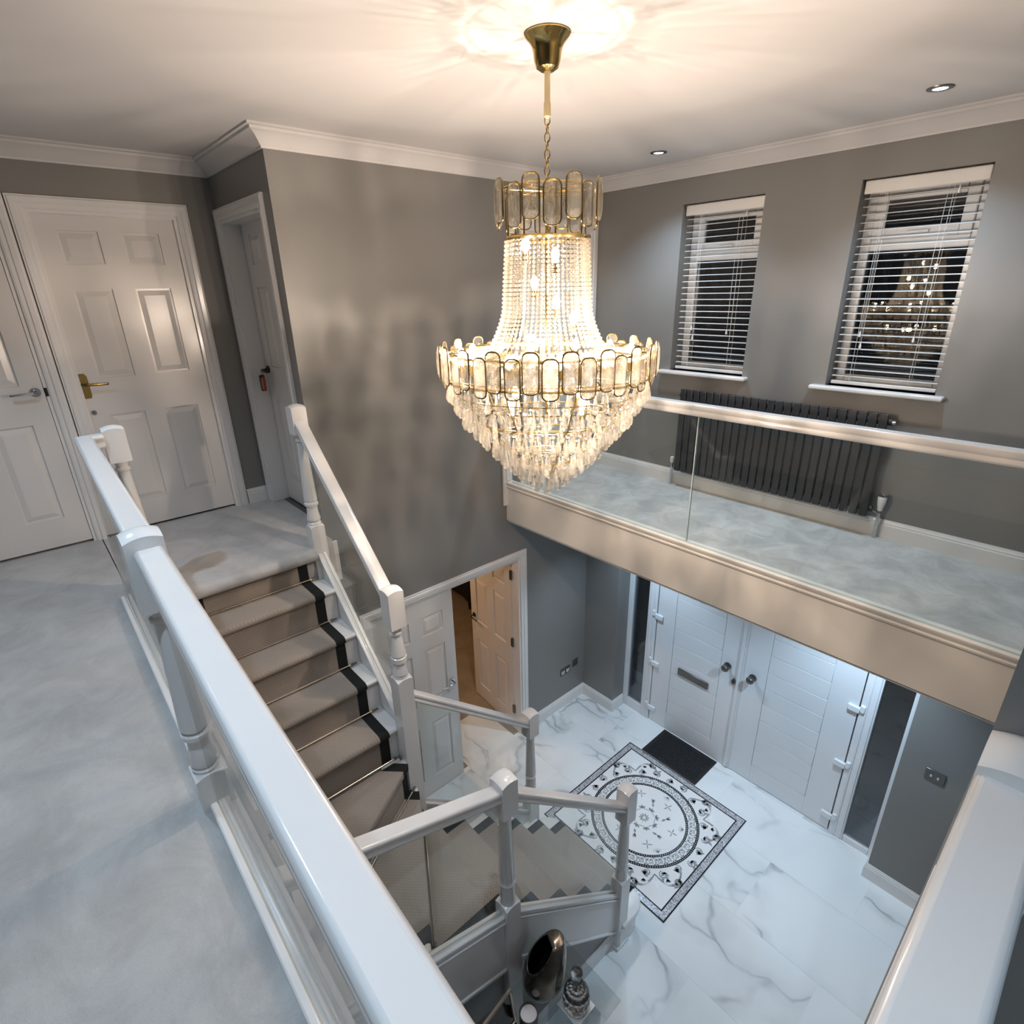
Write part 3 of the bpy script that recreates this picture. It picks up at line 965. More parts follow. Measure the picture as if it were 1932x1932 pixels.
plate('power_socket', 'double black nickel power socket on the left hall wall', 'socket', XL, 3.695, .465, .146, .086, (-.036, .036), 'x')
plate('data_outlet', 'single dark outlet plate right of the double socket', 'outlet plate', XL, 3.852, .495, .086, .086, (), 'x')
plate('light_switch', 'dark double light switch right of the front door', 'switch', -.255, YF, 1.20, .115, .086, (-.02, .02), 'y')

# ------------------------------------------------------------------ balustrade pieces
RAILP = [(-.030, 0), (.030, 0), (.037, -.008), (.037, -.024), (.030, -.034), (.035, -.046), (.035, -.060), (.028, -.068), (-.028, -.068), (-.035, -.060), (-.035, -.046), (-.030, -.034), (-.037, -.024), (-.037, -.008)]
BASEP = [(-.026, 0), (-.006, 0), (-.006, -.010), (.006, -.010), (.006, 0), (.026, 0), (.030, -.008), (.026, -.016), (.026, -.034), (-.026, -.034), (-.026, -.016), (-.030, -.008)]

def rail(parent, p0, p1, lat, name='handrail', prof=RAILP, mat=None):
    return MB().rail(p0, p1, prof, lat).build(name, mat or M['trim'], parent, bevel=.004, bseg=2)

def panel(parent, p0, p1, zb0, zb1, zt0, zt1, lat, t=.010, name='glass_panel'):
    """upright glass between two plan points, bottom and top heights at each end"""
    l = Vector(lat) * t / 2
    a, b = Vector((p0[0], p0[1], 0)), Vector((p1[0], p1[1], 0))
    vs = []
    for s in (-1, 1):
        for p, z in ((a, zb0), (b, zb1), (b, zt1), (a, zt0)):
            vs.append(p + l * s + Vector((0, 0, z)))
    return MB().add(vs, [(0, 1, 2, 3), (7, 6, 5, 4), (0, 4, 5, 1), (1, 5, 6, 2), (2, 6, 7, 3), (3, 7, 4, 0)]).build(name, M['glass'], parent)

def newel(parent, x, y, zt, zb, zbase, zbot, style='tall', s=.092, name='newel_post'):
    h = s / 2
    m = MB()
    def dome(z0, c, zlow):
        k = 8
        vs, fs = [], []
        for i in range(k + 1):
            for j in range(k + 1):
                u, v = -1 + 2 * i / k, -1 + 2 * j / k
                vs.append((x + u * h, y + v * h, z0 - c * (u * u + v * v)))
        for i in range(k):
            for j in range(k):
                a = i * (k + 1) + j
                fs.append((a, a + 1, a + k + 2, a + k + 1))
        edge = [i * (k + 1) for i in range(k + 1)] + [k * (k + 1) + j for j in range(1, k + 1)] + [i * (k + 1) + k for i in range(k - 1, -1, -1)] + [j for j in range(k - 1, 0, -1)]
        n0 = len(vs)
        vs += [(vs[e][0], vs[e][1], zlow) for e in edge]
        L = len(edge)
        for i in range(L):
            fs.append((edge[i], edge[(i + 1) % L], n0 + (i + 1) % L, n0 + i))
        fs.append(tuple(range(n0, n0 + L)))
        m.add(vs, fs)
    dome(zt, .011, zb)
    dome(zbase + .012, .012, zbot)
    H = zb - zbase
    if style == 'tall':
        pr = [(0, .034), (.035, .026), (.05, .026), (.06, .034), (.075, .034), (.085, .027), (.72, .043), (.735, .036), (.75, .045), (.775, .045), (.785, .034), (.86, .036), (.93, .045), (.955, .042), (.965, .036), (.98, .044), (1.0, .040)]
    elif style == 'vase':
        pr = [(0, .034), (.05, .026), (.08, .026), (.10, .036), (.14, .036), (.155, .027), (.35, .034), (.5, .042), (.55, .043), (.57, .035), (.59, .045), (.68, .045), (.70, .033), (.85, .041), (.92, .044), (.94, .036), (.97, .042), (1.0, .040)]
    else:
        pr = [(0, .036), (.03, .029), (.72, .040), (.75, .036), (.77, .042), (.79, .038), (1.0, .041)]
    m.lathe([(r * s / .092, zb - f * H) for f, r in pr], 24, (x, y, 0))
    o = m.build(name, M['trim'], parent, smooth=True, angle=38)
    return o

# landing balustrade (nearest, along x)
RY = .145
RAILN = [(a * .92, b) for a, b in RAILP]
lb_ = empty('landing_balustrade', (-1.7, RY, UP), 'white handrail and glass along the carpeted landing edge in the foreground', 'balustrade')
newel(lb_, -1.647, RY, 3.785, 3.557, 2.975, UP - .002)
newel(lb_, -3.305, .305, 3.770, 3.590, 2.975, 2.46)
newel(lb_, -.003, .130, 3.72, 3.557, 2.975, UP - .002)
rail(lb_, (-1.60, .151, 3.742), (-.05, .121, 3.742), (0, 1, 0), prof=RAILN)
rail(lb_, (-3.30, .185, 3.738), (-1.69, .152, 3.742), (0, 1, 0))
rail(lb_, (-3.265, .155, 3.738), (-3.285, .262, 3.738), (1, 0, 0), name='rail_return')
rail(lb_, (-1.603, RY, UP + .030), (-.05, RY, UP + .030), (0, 1, 0), 'base_rail', BASEP)
rail(lb_, (-3.34, .160, UP + .030), (-1.692, .15, UP + .030), (0, 1, 0), 'base_rail', BASEP)
panel(lb_, (-1.602, RY), (-.05, RY), UP + .021, UP + .021, 3.69, 3.69, (0, 1, 0))
panel(lb_, (-3.335, .165), (-1.692, .15), UP + .021, UP + .021, 3.69, 3.69, (0, 1, 0))

# right landing balustrade (along y, at the right edge)
rb_ = empty('landing_balustrade', (.02, .5, UP), 'short white handrail running to the dark wall end at the right edge', 'balustrade')
newel(rb_, .030, .858, 3.772, 3.557, 2.975, UP - .002)
rail(rb_, (.022, .815, 3.742), (.022, .19, 3.742), (1, 0, 0))
rail(rb_, (.022, .815, UP + .030), (.022, .19, UP + .030), (1, 0, 0), 'base_rail', BASEP)
panel(rb_, (.022, .815), (.022, .19), UP + .021, UP + .021, 3.69, 3.69, (1, 0, 0))

# bridge balustrade
bb = empty('bridge_balustrade', (-1.7, BY, 2.835), 'frameless glass balustrade with white handrail along the bridge', 'balustrade')
rail(bb, (XL + .02, BY, 3.705), (XR, BY, 3.705), (0, 1, 0))
panel(bb, (XL + .075, BY), (-1.682, BY), 2.832, 2.832, 3.65, 3.65, (0, 1, 0), .012)
panel(bb, (-1.675, BY), (XR - .002, BY), 2.832, 2.832, 3.65, 3.65, (0, 1, 0), .012)
MB().box(-1.6815, -1.6755, BY - .006, BY + .006, 2.836, 3.648).build('glass_edge', M['glassedge'], bb)
MB().box(XL + .075, XR - .002, BY - .012, BY - .004, 2.834, 2.842).build('glazing_bead', M['glassedge'], bb)
m = MB().box(XL + .002, XL + .022, BY - .055, BY + .045, 2.62, 3.70).box(XL + .002, XL + .032, BY - .03, BY + .025, 2.84, 3.69)
m.build('wall_post', M['trim'], bb, bevel=.004)

# upper stair balustrade
UY = 1.205
NX2, NY2 = -2.36, 1.206
ub = empty('stair_balustrade', (-2.8, UY, 2.2), 'white sloping handrail and glass beside the upper stair flight', 'balustrade')
newel(ub, -3.285, UY, 3.748, 3.57, 2.985, 2.45, s=.088)
newel(ub, NX2, NY2, 2.905, 2.667, 2.335, 1.12, 'vase')
rail(ub, (-3.245, UY, 3.655), (NX2 - .044, UY, 2.868), (0, 1, 0))
rail(ub, (-3.245, UY, 2.800), (NX2 - .044, UY, 1.985), (0, 1, 0), 'base_rail', BASEP)
panel(ub, (-3.243, UY), (NX2 - .045, UY), 2.790, 1.975, 3.60, 2.81, (0, 1, 0))
struct(MB().box(XL, XL + .02, 1.252, 1.375, 2.483, 2.780).build('trim_6', M['trim'], bevel=.004), 'white apron board on the wall corner below the stair head')

# lower left stair balustrade
LX = -2.36
ll = empty('stair_balustrade', (LX, 1.7, 1.2), 'white sloping handrail and glass on the wall side of the lower flight', 'balustrade')
newel(ll, LX, 2.195, 1.488, 1.275, .747, .22, 'plain')
rail(ll, (LX, NY2 + .044, 2.212), (LX, 2.152, 1.432), (1, 0, 0))
rail(ll, (LX, NY2 + .044, 1.352), (LX, 2.152, .552), (1, 0, 0), 'base_rail', BASEP)
panel(ll, (LX, NY2 + .045), (LX, 2.151), 1.344, .544, 2.155, 1.375, (1, 0, 0))

# right stair balustrade
SX = -1.48
sb = empty('stair_balustrade', (SX, 1.5, 1.2), 'white handrail and glass in two runs above the winder and lower steps', 'balustrade')
newel(sb, SX, 1.207, 2.285, 2.062, 1.44, .03, 'plain')
newel(sb, SX, 2.195, 1.470, 1.195, .66, .0, 'plain')
rail(sb, (SX, 1.163, 2.232), (SX, .205, 2.575), (1, 0, 0))
rail(sb, (SX, 1.251, 2.175), (SX, 2.151, 1.365), (1, 0, 0))
rail(sb, (SX, 1.163, 1.378), (SX, .205, 1.704), (1, 0, 0), 'base_rail', BASEP)
rail(sb, (SX, 1.251, 1.330), (SX, 2.151, .542), (1, 0, 0), 'base_rail', BASEP)
panel(sb, (SX, 1.162), (SX, .205), 1.370, 1.696, 2.175, 2.52, (1, 0, 0))
panel(sb, (SX, 1.252), (SX, 2.150), 1.322, .534, 2.120, 1.31, (1, 0, 0))

# ------------------------------------------------------------------ staircase
R = .2181
tz = lambda k: UP - R * k
st = empty('staircase', (-2.4, 1.2, 0), 'white painted winder staircase from the landing to the hall', 'staircase')
S0, S1 = .29, 1.185
nosx = lambda k: -3.047 + .218 * (k - 1)
for k in range(1, 5):
    xb = (nosx(k - 1) - .022) if k > 1 else -3.27
    t = MB()
    x1 = nosx(k)
    z = tz(k)
    prf = [(xb - .01, z - .03), (xb - .01, z)]
    for j in range(7):
        a = PI / 2 - PI * j / 6
        prf.append((x1 - .015 + .015 * math.cos(a), z - .015 + .015 * math.sin(a)))
    nq = len(prf)
    t.add([(x, y, zz) for y in (S0, S1) for x, zz in prf], [tuple(range(nq)), tuple(range(2 * nq - 1, nq - 1, -1))] + [(i, (i + 1) % nq, nq + (i + 1) % nq, nq + i) for i in range(nq)])
    t.build('tread', M['trim'], st, smooth=True)
for k in range(1, 6):
    xr = (nosx(k - 1) - .022) if k > 1 else -3.272
    MB().box(xr - .02, xr, S0, S1, tz(k), tz(k - 1) - (.03 if k > 1 else .05)).build('riser', M['trim'], st)

PV = Vector((-2.375, 1.22))
SQ = [(-2.415, .29), (-1.50, .29), (-1.50, 1.235), (-2.415, 1.235)]
def clip(poly, n_, c_):
    """keep the side where n.p <= c"""
    out = []
    for i in range(len(poly)):
        a, b = Vector(poly[i]), Vector(poly[(i + 1) % len(poly)])
        da, db = n_.dot(a) - c_, n_.dot(b) - c_
        if da <= 0:
            out.append(tuple(a))
        if (da < 0 < db) or (db < 0 < da):
            q = a + (b - a) * (da / (da - db))
            out.append(tuple(q))
    return out
def wedge(poly, a0, a1, over=0.0):
    """angles from the pivot, a0 is the upper (back) line, a1 the nosing line"""
    d0 = Vector((math.cos(math.radians(a0)), math.sin(math.radians(a0))))
    d1 = Vector((math.cos(math.radians(a1)), math.sin(math.radians(a1))))
    n0 = Vector((d0.y, -d0.x))
    n1 = Vector((-d1.y, d1.x))
    p = clip(poly, n0, n0.dot(PV))
    return clip(p, n1, n1.dot(PV) + over)
WA = {5: (270, 302), 6: (302, 331), 7: (331, 360)}
for k in (5, 6, 7):
    p = wedge(SQ, *WA[k], over=.020)
    MB().prism(p, tz(k) - .030, tz(k)).build('tread', M['trim'], st, bevel=.008)
for k, a in ((6, 302), (7, 331), (8, 360)):
    d = Vector((math.cos(math.radians(a)), math.sin(math.radians(a))))
    n_ = Vector((-d.y, d.x))
    L = min(((-1.50 - PV.x) / d.x if d.x > .01 else 9), ((.29 - PV.y) / d.y if d.y < -.01 else 9))
    q0, q1 = PV, PV + d * L
    pts = [q0 - n_ * .014, q1 - n_ * .014, q1 + n_ * .004, q0 + n_ * .004]
    MB().prism([tuple(p) for p in pts], tz(k), tz(k - 1) - .03).build('riser', M['trim'], st)
nosy = lambda k: 1.48 + .245 * (k - 8)
for k in range(8, 13):
    yb = nosy(k - 1) - .022
    z = tz(k)
    x0, x1 = -2.39, -1.499
    t = MB()
    if k == 12:
        x0, x1 = -2.43, -1.41
        pts = [(x0, yb - .01), (x0, nosy(k) - .16)]
        for j in range(9):
            a = PI - PI / 2 * j / 8
            pts.append((x0 + .14 + .14 * math.cos(a), nosy(k) - .14 + .14 * math.sin(a)))
        for j in range(9):
            a = PI / 2 - PI / 2 * j / 8
            pts.append((x1 - .14 + .14 * math.cos(a), nosy(k) - .14 + .14 * math.sin(a)))
        pts += [(x1, yb - .01)]
        t.prism(pts, z - .03, z)
        t.build('tread', M['trim'], st, bevel=.010)
        q = MB().prism([(-1.92 + (p[0] + 1.92) * .965, p[1] - .02) for p in pts], 0.001, z - .03)
        q.build('riser', M['trim'], st)
        continue
    prf = [(yb - .01, z - .03), (yb - .01, z)]
    for j in range(7):
        a = PI / 2 - PI * j / 6
        prf.append((nosy(k) - .015 + .015 * math.cos(a), z - .015 + .015 * math.sin(a)))
    nq = len(prf)
    t.add([(x, y, zz) for x in (x0, x1) for y, zz in prf], [tuple(range(nq)), tuple(range(2 * nq - 1, nq - 1, -1))] + [(i, (i + 1) % nq, nq + (i + 1) % nq, nq + i) for i in range(nq)])
    t.build('tread', M['trim'], st, smooth=True)
for k in range(9, 13):
    yr = nosy(k - 1) - .022
    MB().box(-2.39, -1.499, yr - .02, yr, tz(k), tz(k - 1) - .03).build('riser', M['trim'], st)

# strings
def sloped(name, plan0, plan1, zt0, zt1, zb0, zb1, lat, t, mat=None, par=st):
    l = Vector(lat) * t / 2
    a, b = Vector((*plan0, 0)), Vector((*plan1, 0))
    vs = []
    for s in (-1, 1):
        for p, z in ((a, zb0), (b, zb1), (b, zt1), (a, zt0)):
            vs.append(p + l * s + Vector((0, 0, z)))
    return MB().add(vs, [(0, 1, 2, 3), (7, 6, 5, 4), (0, 4, 5, 1), (1, 5, 6, 2), (2, 6, 7, 3), (3, 7, 4, 0)]).build(name, mat or M['trim'], par)
sloped('string_board', (-3.245, UY), (NX2 - .04, UY), 2.770, 1.955, 2.40, 1.585, (0, 1, 0), .036)
sloped('string_board', (-3.4, .275), (-1.5, .275), 2.80, 1.75, 2.3, .9, (0, 1, 0), .03)
sloped('string_board', (LX, NY2 + .04), (LX, 2.155), 1.322, .522, .95, .12, (1, 0, 0), .036)
sloped('string_board', (SX, 1.251), (SX, 2.152), 1.300, .512, .945, .150, (1, 0, 0), .036)
sloped('string_board', (SX, 1.165), (SX, .20), 1.348, 1.674, .945, 1.25, (1, 0, 0), .036)
for p0, p1 in (((SX + .018, 1.251, .960), (SX + .018, 2.152, .165)), ((SX + .018, 1.165, .960), (SX + .018, .20, 1.265))):
    MB().rail(p0, p1, [(0, 0), (.010, -.004), (.012, -.020), (.008, -.028), (0, -.030)], (1, 0, 0)).build('string_moulding', M['trim'], st, bevel=.002)
for p0, p1 in (((SX + .018, 1.251, 1.290), (SX + .018, 2.152, .502)), ((SX + .018, 1.165, 1.338), (SX + .018, .20, 1.664))):
    MB().rail(p0, p1, [(0, 0), (.014, -.002), (.014, -.012), (.007, -.022), (0, -.026)], (1, 0, 0)).build('string_moulding', M['trim'], st, bevel=.002)
MB().rail((LX - .018, NY2 + .044, 1.300), (LX - .018, 2.152, .500), [(0, 0), (-.012, -.003), (-.012, -.016), (0, -.028)], (1, 0, 0)).build('string_moulding', M['trim'], st)
# grey wall and skirting under the stairs
m = MB()
pts = [(.2, 0), (2.16, 0), (2.16, .16), (1.21, 1.0), (.2, 1.3)]
npt = len(pts)
m.add([(x, y, z) for x in (SX - .03, SX - .005) for y, z in pts], [tuple(range(npt)), tuple(range(2 * npt - 1, npt - 1, -1))] + [(i, (i + 1) % npt, npt + (i + 1) % npt, npt + i) for i in range(npt)])
m.box(-2.34, SX - .03, .2, .23, 0, UP - .3)
m.box(-3.4, -1.5, .19, .262, 0, UP - .29)
m.box(LX - .005, LX + .015, 1.2, 2.16, 0, .2)
struct(m.build('wall_stair', M['wall']), 'grey wall closing the space under the stairs')
skirting('baseboard_stair', [(SX - .005, 2.150), (SX - .005, .25)][::-1], 0, 'white skirting under the stair string', .14)
MB().box(SX - .062, SX + .062, 2.133, 2.257, 0, .02).build('newel_foot', M['trim'], st, bevel=.004)

# ------------------------------------------------------------------ stair runner
RYA, RYB = .43, 1.105
rn = empty('stair_runner', (-2.2, .8, 1.5), 'taupe woven stair runner with black bound edges', 'stair runner')
def ribbon(name, path, lat0, lat1, fn, mat, par=rn, t=.007):
    """path (along, z); thick strip from lat0 to lat1"""
    P = [Vector(p) for p in path]
    up = []
    for i, p in enumerate(P):
        d = (P[min(i + 1, len(P) - 1)] - P[max(i - 1, 0)]).normalized()
        up.append(Vector((-d.y, d.x)))
    vs, fs = [], []
    for i, p in enumerate(P):
        q = p + up[i] * t
        vs += [fn(p.x, lat0, p.y), fn(p.x, lat1, p.y), fn(q.x, lat1, q.y), fn(q.x, lat0, q.y)]
    for i in range(len(P) - 1):
        a, b = 4 * i, 4 * i + 4
        for k in range(4):
            fs.append((a + k, a + (k + 1) % 4, b + (k + 1) % 4, b + k))
    fs += [(0, 1, 2, 3), (len(vs) - 4, len(vs) - 1, len(vs) - 2, len(vs) - 3)]
    return MB().add(vs, fs).build(name, mat, par, smooth=True, angle=60)

def flight_path(noses, zs, xstart, zstart, xend, zend):
    path = [(xstart, zstart)]
    x = xstart
    for nx, z in zip(noses, zs):
        path += [(x, z + .020), (x + .006, z + .007), (x + .018, z + .002)]
        path += [(nx - .03, z + .001), (nx - .015, z + .001)]
        for j in range(1, 7):
            a = PI / 2 - PI * j / 6 * .9
            path.append((nx - .014 + .0165 * math.cos(a), z - .0155 + .0165 * math.sin(a)))
        x = nx - .021
        path.append((x + .002, z - .045))
    path += [(xend, zend)]
    return path
up_path = flight_path([nosx(k) for k in range(1, 5)], [tz(k) for k in range(1, 5)], -3.271, UP - .045, nosx(4) - .021, tz(5) + .003)
fx = lambda u, l, z: (u, l, z)
BW = .062
ribbon('black_border', up_path, RYA, RYA + BW, fx, M['black'])
ribbon('black_border', up_path, RYB - BW, RYB, fx, M['black'])
ribbon('runner_field', up_path, RYA + BW, RYB - BW, fx, M['runner'])
# winder carpet
QO = [(-2.50, RYA), (-1.540, RYA), (-1.540, 1.30), (-2.50, 1.30)]
QI = [(-2.50, RYA + BW), (-1.540 - BW, RYA + BW), (-1.540 - BW, 1.30), (-2.50, 1.30)]
def inner_cut(p, off):
    nn = Vector((-1, 1)).normalized()
    return clip(p, nn, nn.dot(PV) - off)
for k in (5, 6, 7):
    po = inner_cut(wedge(QO, *WA[k], over=.022), .085)
    pi_ = inner_cut(wedge(QI, *WA[k], over=.0235), .085 + BW)
    MB().prism(po, tz(k) + .0005, tz(k) + .006).build('black_border', M['black'], rn)
    MB().prism(pi_, tz(k) + .001, tz(k) + .0085).build('runner_field', M['runner'], rn)
    a = WA[k][1]
    d = Vector((math.cos(math.radians(a)), math.sin(math.radians(a))))
    n_ = Vector((-d.y, d.x))
    def span(q, off):
        p = inner_cut(wedge(q, a - 1, a, over=0), off)
        ts = [d.dot(Vector(v) - PV) for v in p if abs(n_.dot(Vector(v) - PV)) < .004]
        return (min(ts), max(ts)) if ts else (0.1, .5)
    for q, off, mt, th, nm_ in ((QO, .085, 'black', .004, 'black_border'), (QI, .085 + BW, 'runner', .0055, 'runner_field')):
        t0, t1 = span(q, off)
        pts = [PV + d * t0 + n_ * .002, PV + d * t1 + n_ * .002, PV + d * t1 + n_ * (.022 + th), PV + d * t0 + n_ * (.022 + th)]
        MB().prism([tuple(p) for p in pts], tz(k) - .034, tz(k) + .004).build(nm_, M[mt], rn, bevel=.004)
        pts = [PV + d * t0 + n_ * .002, PV + d * t1 + n_ * .002, PV + d * t1 + n_ * (.006 + th), PV + d * t0 + n_ * (.006 + th)]
        MB().prism([tuple(p) for p in pts], tz(k + 1) + .003, tz(k) - .034).build(nm_, M[mt], rn)
LXA, LXB = -2.292, -1.60
dn_path = flight_path([nosy(k) for k in range(8, 13)], [tz(k) for k in range(8, 13)], 1.246, tz(7) - .04, nosy(12) - .021 + .0, .004)
fy = lambda u, l, z: (l, u, z)
ribbon('black_border', dn_path, LXA, LXA + BW, fy, M['black'])
ribbon('black_border', dn_path, LXB - BW + .062, LXB + .062, fy, M['black'])
ribbon('runner_field', dn_path, LXA + BW, LXB - BW + .062, fy, M['runner'])

# stair rods
def rod(p0, p1, label, out):
    p0, p1, out = Vector(p0), Vector(p1), Vector(out)
    mid = (p0 + p1) / 2
    t = empty('stair_rod', tuple(mid), label, 'stair rod', 'slim metal stair rods')
    d = (p1 - p0).normalized()
    MB().tube([p0 + out * .016, p1 + out * .016], .0055, 10).build('rod', M['rodmetal'], t, smooth=True)
    for p, s in ((p0, -1), (p1, 1)):
        q = p + d * (s * -.012)
        b = MB().tube([q + out * .016 - d * .010, q + out * .016 + d * .010], .0085, 10)
        b.tube([q + out * .016 + d * .008 * s, q + out * .016 + d * .03 * s], .0055, 10)
        b.tube([q, q + out * .012], .006, 8)
        b.build('bracket', M['nickel'], t, smooth=True)
names = ['first', 'second', 'third', 'fourth', 'fifth']
for k in range(1, 6):
    xr = (nosx(k - 1) - .022) if k > 1 else -3.272
    rod((xr + .012, RYA - .03, tz(k) + .012), (xr + .012, RYB + .03, tz(k) + .012), f'slim metal stair rod, {names[k - 1]} from the top of the upper flight', (1, 0, .5))
for k, a, lab in ((6, 302, 'diagonal metal stair rod on the first winder step by the newel'), (7, 331, 'diagonal metal stair rod on the second winder step')):
    d = Vector((math.cos(math.radians(a)), math.sin(math.radians(a)), 0))
    n_ = Vector((-d.y, d.x, 0))
    p = Vector((PV.x, PV.y, tz(k) + .014)) + n_ * .02
    L = .86 if a == 331 else .88
    rod(p + d * .075, p + d * L, lab, (n_.x, n_.y, .4))

# ------------------------------------------------------------------ door mat and floor medallion
mt = empty('door_mat', (-2.12, 3.985, 0), 'black ribbed rubber door mat in front of the left front door leaf', 'door mat')
MB().box(-2.42, -1.82, 3.785, 4.185, .0005, .009).build('border', M['blackplastic'], mt, bevel=.004)
for k in range(14):
    y = 3.818 + k * .0245
    MB().box(-2.385, -1.855, y, y + .017, .009, .014).build('rib', M['rubber'], mt, bevel=.003)

MC = Vector((-1.935, 3.157, 0))
HS = .622
md = empty('floor_medallion', tuple(MC), 'square marble floor medallion with Greek key ring and glitter border', 'floor medallion')
def flat(pts, z0, z1, mb=None):
    return (mb or MB()).prism([(MC.x + p[0], MC.y + p[1]) for p in pts], z0, z1)
flat([(-HS, -HS), (HS, -HS), (HS, HS), (-HS, HS)], .0004, .003).build('medallion_slab', M['marbleplain'], md)
def border(h0, h1, z, mat, nm_):
    for k in range(4):
        a = PI / 2 * k
        c, s_ = math.cos(a), math.sin(a)
        pts = [(-h0, -h0), (h0, -h0), (h1, -h1), (-h1, -h1)]
        flat([(x * c - y * s_, x * s_ + y * c) for x, y in pts], .003, z).build(nm_, mat, md)
border(HS, HS - .010, .0046, M['motifblack'], 'black_line')
border(HS - .010, HS - .058, .0050, M['glitter'], 'glitter_strip')
border(HS - .058, HS - .068, .0046, M['motifblack'], 'black_line')
def ring(r0, r1, z, mat, nm_, seg=96):
    m = MB()
    vs = []
    for k in range(seg):
        a = 2 * PI * k / seg
        for r, zz in ((r0, .003), (r1, .003), (r1, z), (r0, z)):
            vs.append((MC.x + r * math.cos(a), MC.y + r * math.sin(a), zz))
    fs = []
    for k in range(seg):
        a, b = 4 * k, 4 * ((k + 1) % seg)
        for q in range(4):
            fs.append((a + q, a + (q + 1) % 4, b + (q + 1) % 4, b + q))
    return m.add(vs, fs).build(nm_, mat, md)
def beads(r, n_, z, nm_):
    m = MB()
    for k in range(n_):
        a = 2 * PI * k / n_
        m.lathe([(.0036, 0), (.0030, .0006)], 6, (MC.x + r * math.cos(a), MC.y + r * math.sin(a), z))
    o = m.build(nm_, M['motifwhite'], md)
    o['kind'] = 'stuff'
ring(.441, .463, .0044, M['motifblack'], 'black_ring')
beads(.452, 150, .0044, 'white_dots')
ring(.350, .371, .0044, M['motifblack'], 'black_ring')
beads(.360, 120, .0044, 'white_dots')
ring(.368, .443, .0038, M['keyband'], 'key_band')
# Greek key strokes, one part per repeat
KN = 34
def polar_strip(s0, s1, t0, t1, mb):
    """unit key cell box to polar"""
    n_ = 4
    vs = []
    for z in (.0038, .0046):
        for t in (t0, t1):
            for k in range(n_ + 1):
                s_ = s0 + (s1 - s0) * k / n_
                a = -2 * PI / KN * s_
                r = .374 + t * .063
                vs.append((MC.x + r * math.cos(a), MC.y + r * math.sin(a), z))
    q = n_ + 1
    fs = []
    for k in range(n_):
        fs += [(2 * q + k, 2 * q + k + 1, 3 * q + k + 1, 3 * q + k), (k, k + 1, 2 * q + k + 1, 2 * q + k), (q + k, q + k + 1, 3 * q + k + 1, 3 * q + k)]
    fs += [(0, q, 3 * q, 2 * q), (n_, q + n_, 3 * q + n_, 2 * q + n_)]
    mb.add(vs, fs)
W = .13
kb0 = None
for k in range(KN):
    m = MB()
    for s0, s1, t0, t1 in ((0, W, 0, 1), (0, .80, 1 - W, 1), (.80 - W, .80, .28, 1), (.36, .80, .28, .28 + W), (.36, .36 + W, .28, .62), (0, 1.0, 0, W * .9)):
        polar_strip(k + s0, k + s1, t0, t1, m)
    m.build('key_stroke', M['motifwhite'], md)
# printed flourishes
def ribbon2(pts, wdt, z, mb):
    P = [Vector(p) for p in pts]
    vs, fs = [], []
    n_ = len(P)
    for i, p in enumerate(P):
        d = (P[min(i + 1, n_ - 1)] - P[max(i - 1, 0)]).normalized()
        nn = Vector((-d.y, d.x))
        ww = wdt * (0.35 + 0.65 * math.sin(PI * (i + .5) / n_))
        for q, zz in ((p + nn * ww, .003), (p - nn * ww, .003), (p - nn * ww, z), (p + nn * ww, z)):
            vs.append((MC.x + q.x, MC.y + q.y, zz))
    for i in range(n_ - 1):
        a, b = 4 * i, 4 * i + 4
        for k in range(4):
            fs.append((a + k, a + (k + 1) % 4, b + (k + 1) % 4, b + k))
    mb.add(vs, fs)
def leaf(c, ang, L, wd, z, mb):
    pts = []
    for k in range(9):
        t = k / 8
        pts.append((t * L, wd * math.sin(PI * t) * (1 - .3 * t)))
    for k in range(7, 0, -1):
        t = k / 8
        pts.append((t * L, -wd * math.sin(PI * t) * (1 - .3 * t)))
    ca_, sa_ = math.cos(ang), math.sin(ang)
    flat([(c[0] + x * ca_ - y * sa_, c[1] + x * sa_ + y * ca_) for x, y in pts], .003, z, mb)
def spiral(c, a0, r0, turns, sgn):
    return [(c[0] + r0 * (1 - .8 * k / 22) * math.cos(a0 + sgn * 2 * PI * turns * k / 22), c[1] + r0 * (1 - .8 * k / 22) * math.sin(a0 + sgn * 2 * PI * turns * k / 22)) for k in range(23)]
for k in range(24):
    a = 2 * PI * (k + .5) / 24
    rr = .498 + (.020 if k % 2 else 0)
    c = (rr * math.cos(a), rr * math.sin(a))
    m = MB()
    ribbon2(spiral(c, a + PI, .034, 1.4, 1 if k % 2 else -1), .0065, .0040, m)
    for j in range(5):
        leaf((c[0] + .022 * math.cos(a + j * 1.3), c[1] + .022 * math.sin(a + j * 1.3)), a + (j - 2) * .75 + (.7 if k % 2 else -.7), .048, .012, .0041, m)
    m.build('scroll', M['motif'], md)
for k in range(4):
    a = PI / 4 + PI / 2 * k
    m, m2 = MB(), MB()
    for s_ in (-1, 1):
        b = a + s_ * .29
        c = (.600 * math.cos(b), .600 * math.sin(b))
        ribbon2([((.51 + .10 * math.sin(PI * j / 11)) * math.cos(a + s_ * .040 * j), (.51 + .10 * math.sin(PI * j / 11)) * math.sin(a + s_ * .040 * j)) for j in range(12)], .010, .0042, m)
        ribbon2(spiral(c, b, .036, 1.4, s_), .0075, .0042, m)
        for j in range(5):
            leaf((c[0] + .02 * math.cos(b + j), c[1] + .02 * math.sin(b + j)), b + (j - 2) * .7, .055, .012, .0043, m)
        for j in range(9):
            leaf((.555 * math.cos(a + s_ * .17), .555 * math.sin(a + s_ * .17)), a + s_ * .10 + (j - 4) * .22, .058, .0055, .0044, m2)
    for j in range(5):
        leaf((.545 * math.cos(a), .545 * math.sin(a)), a + (j - 2) * .30, .105 if j % 2 == 0 else .08, .006, .0044, m2)
    m.build('scroll', M['motif'], md)
    m2.build('shell', M['motifwhite'], md)
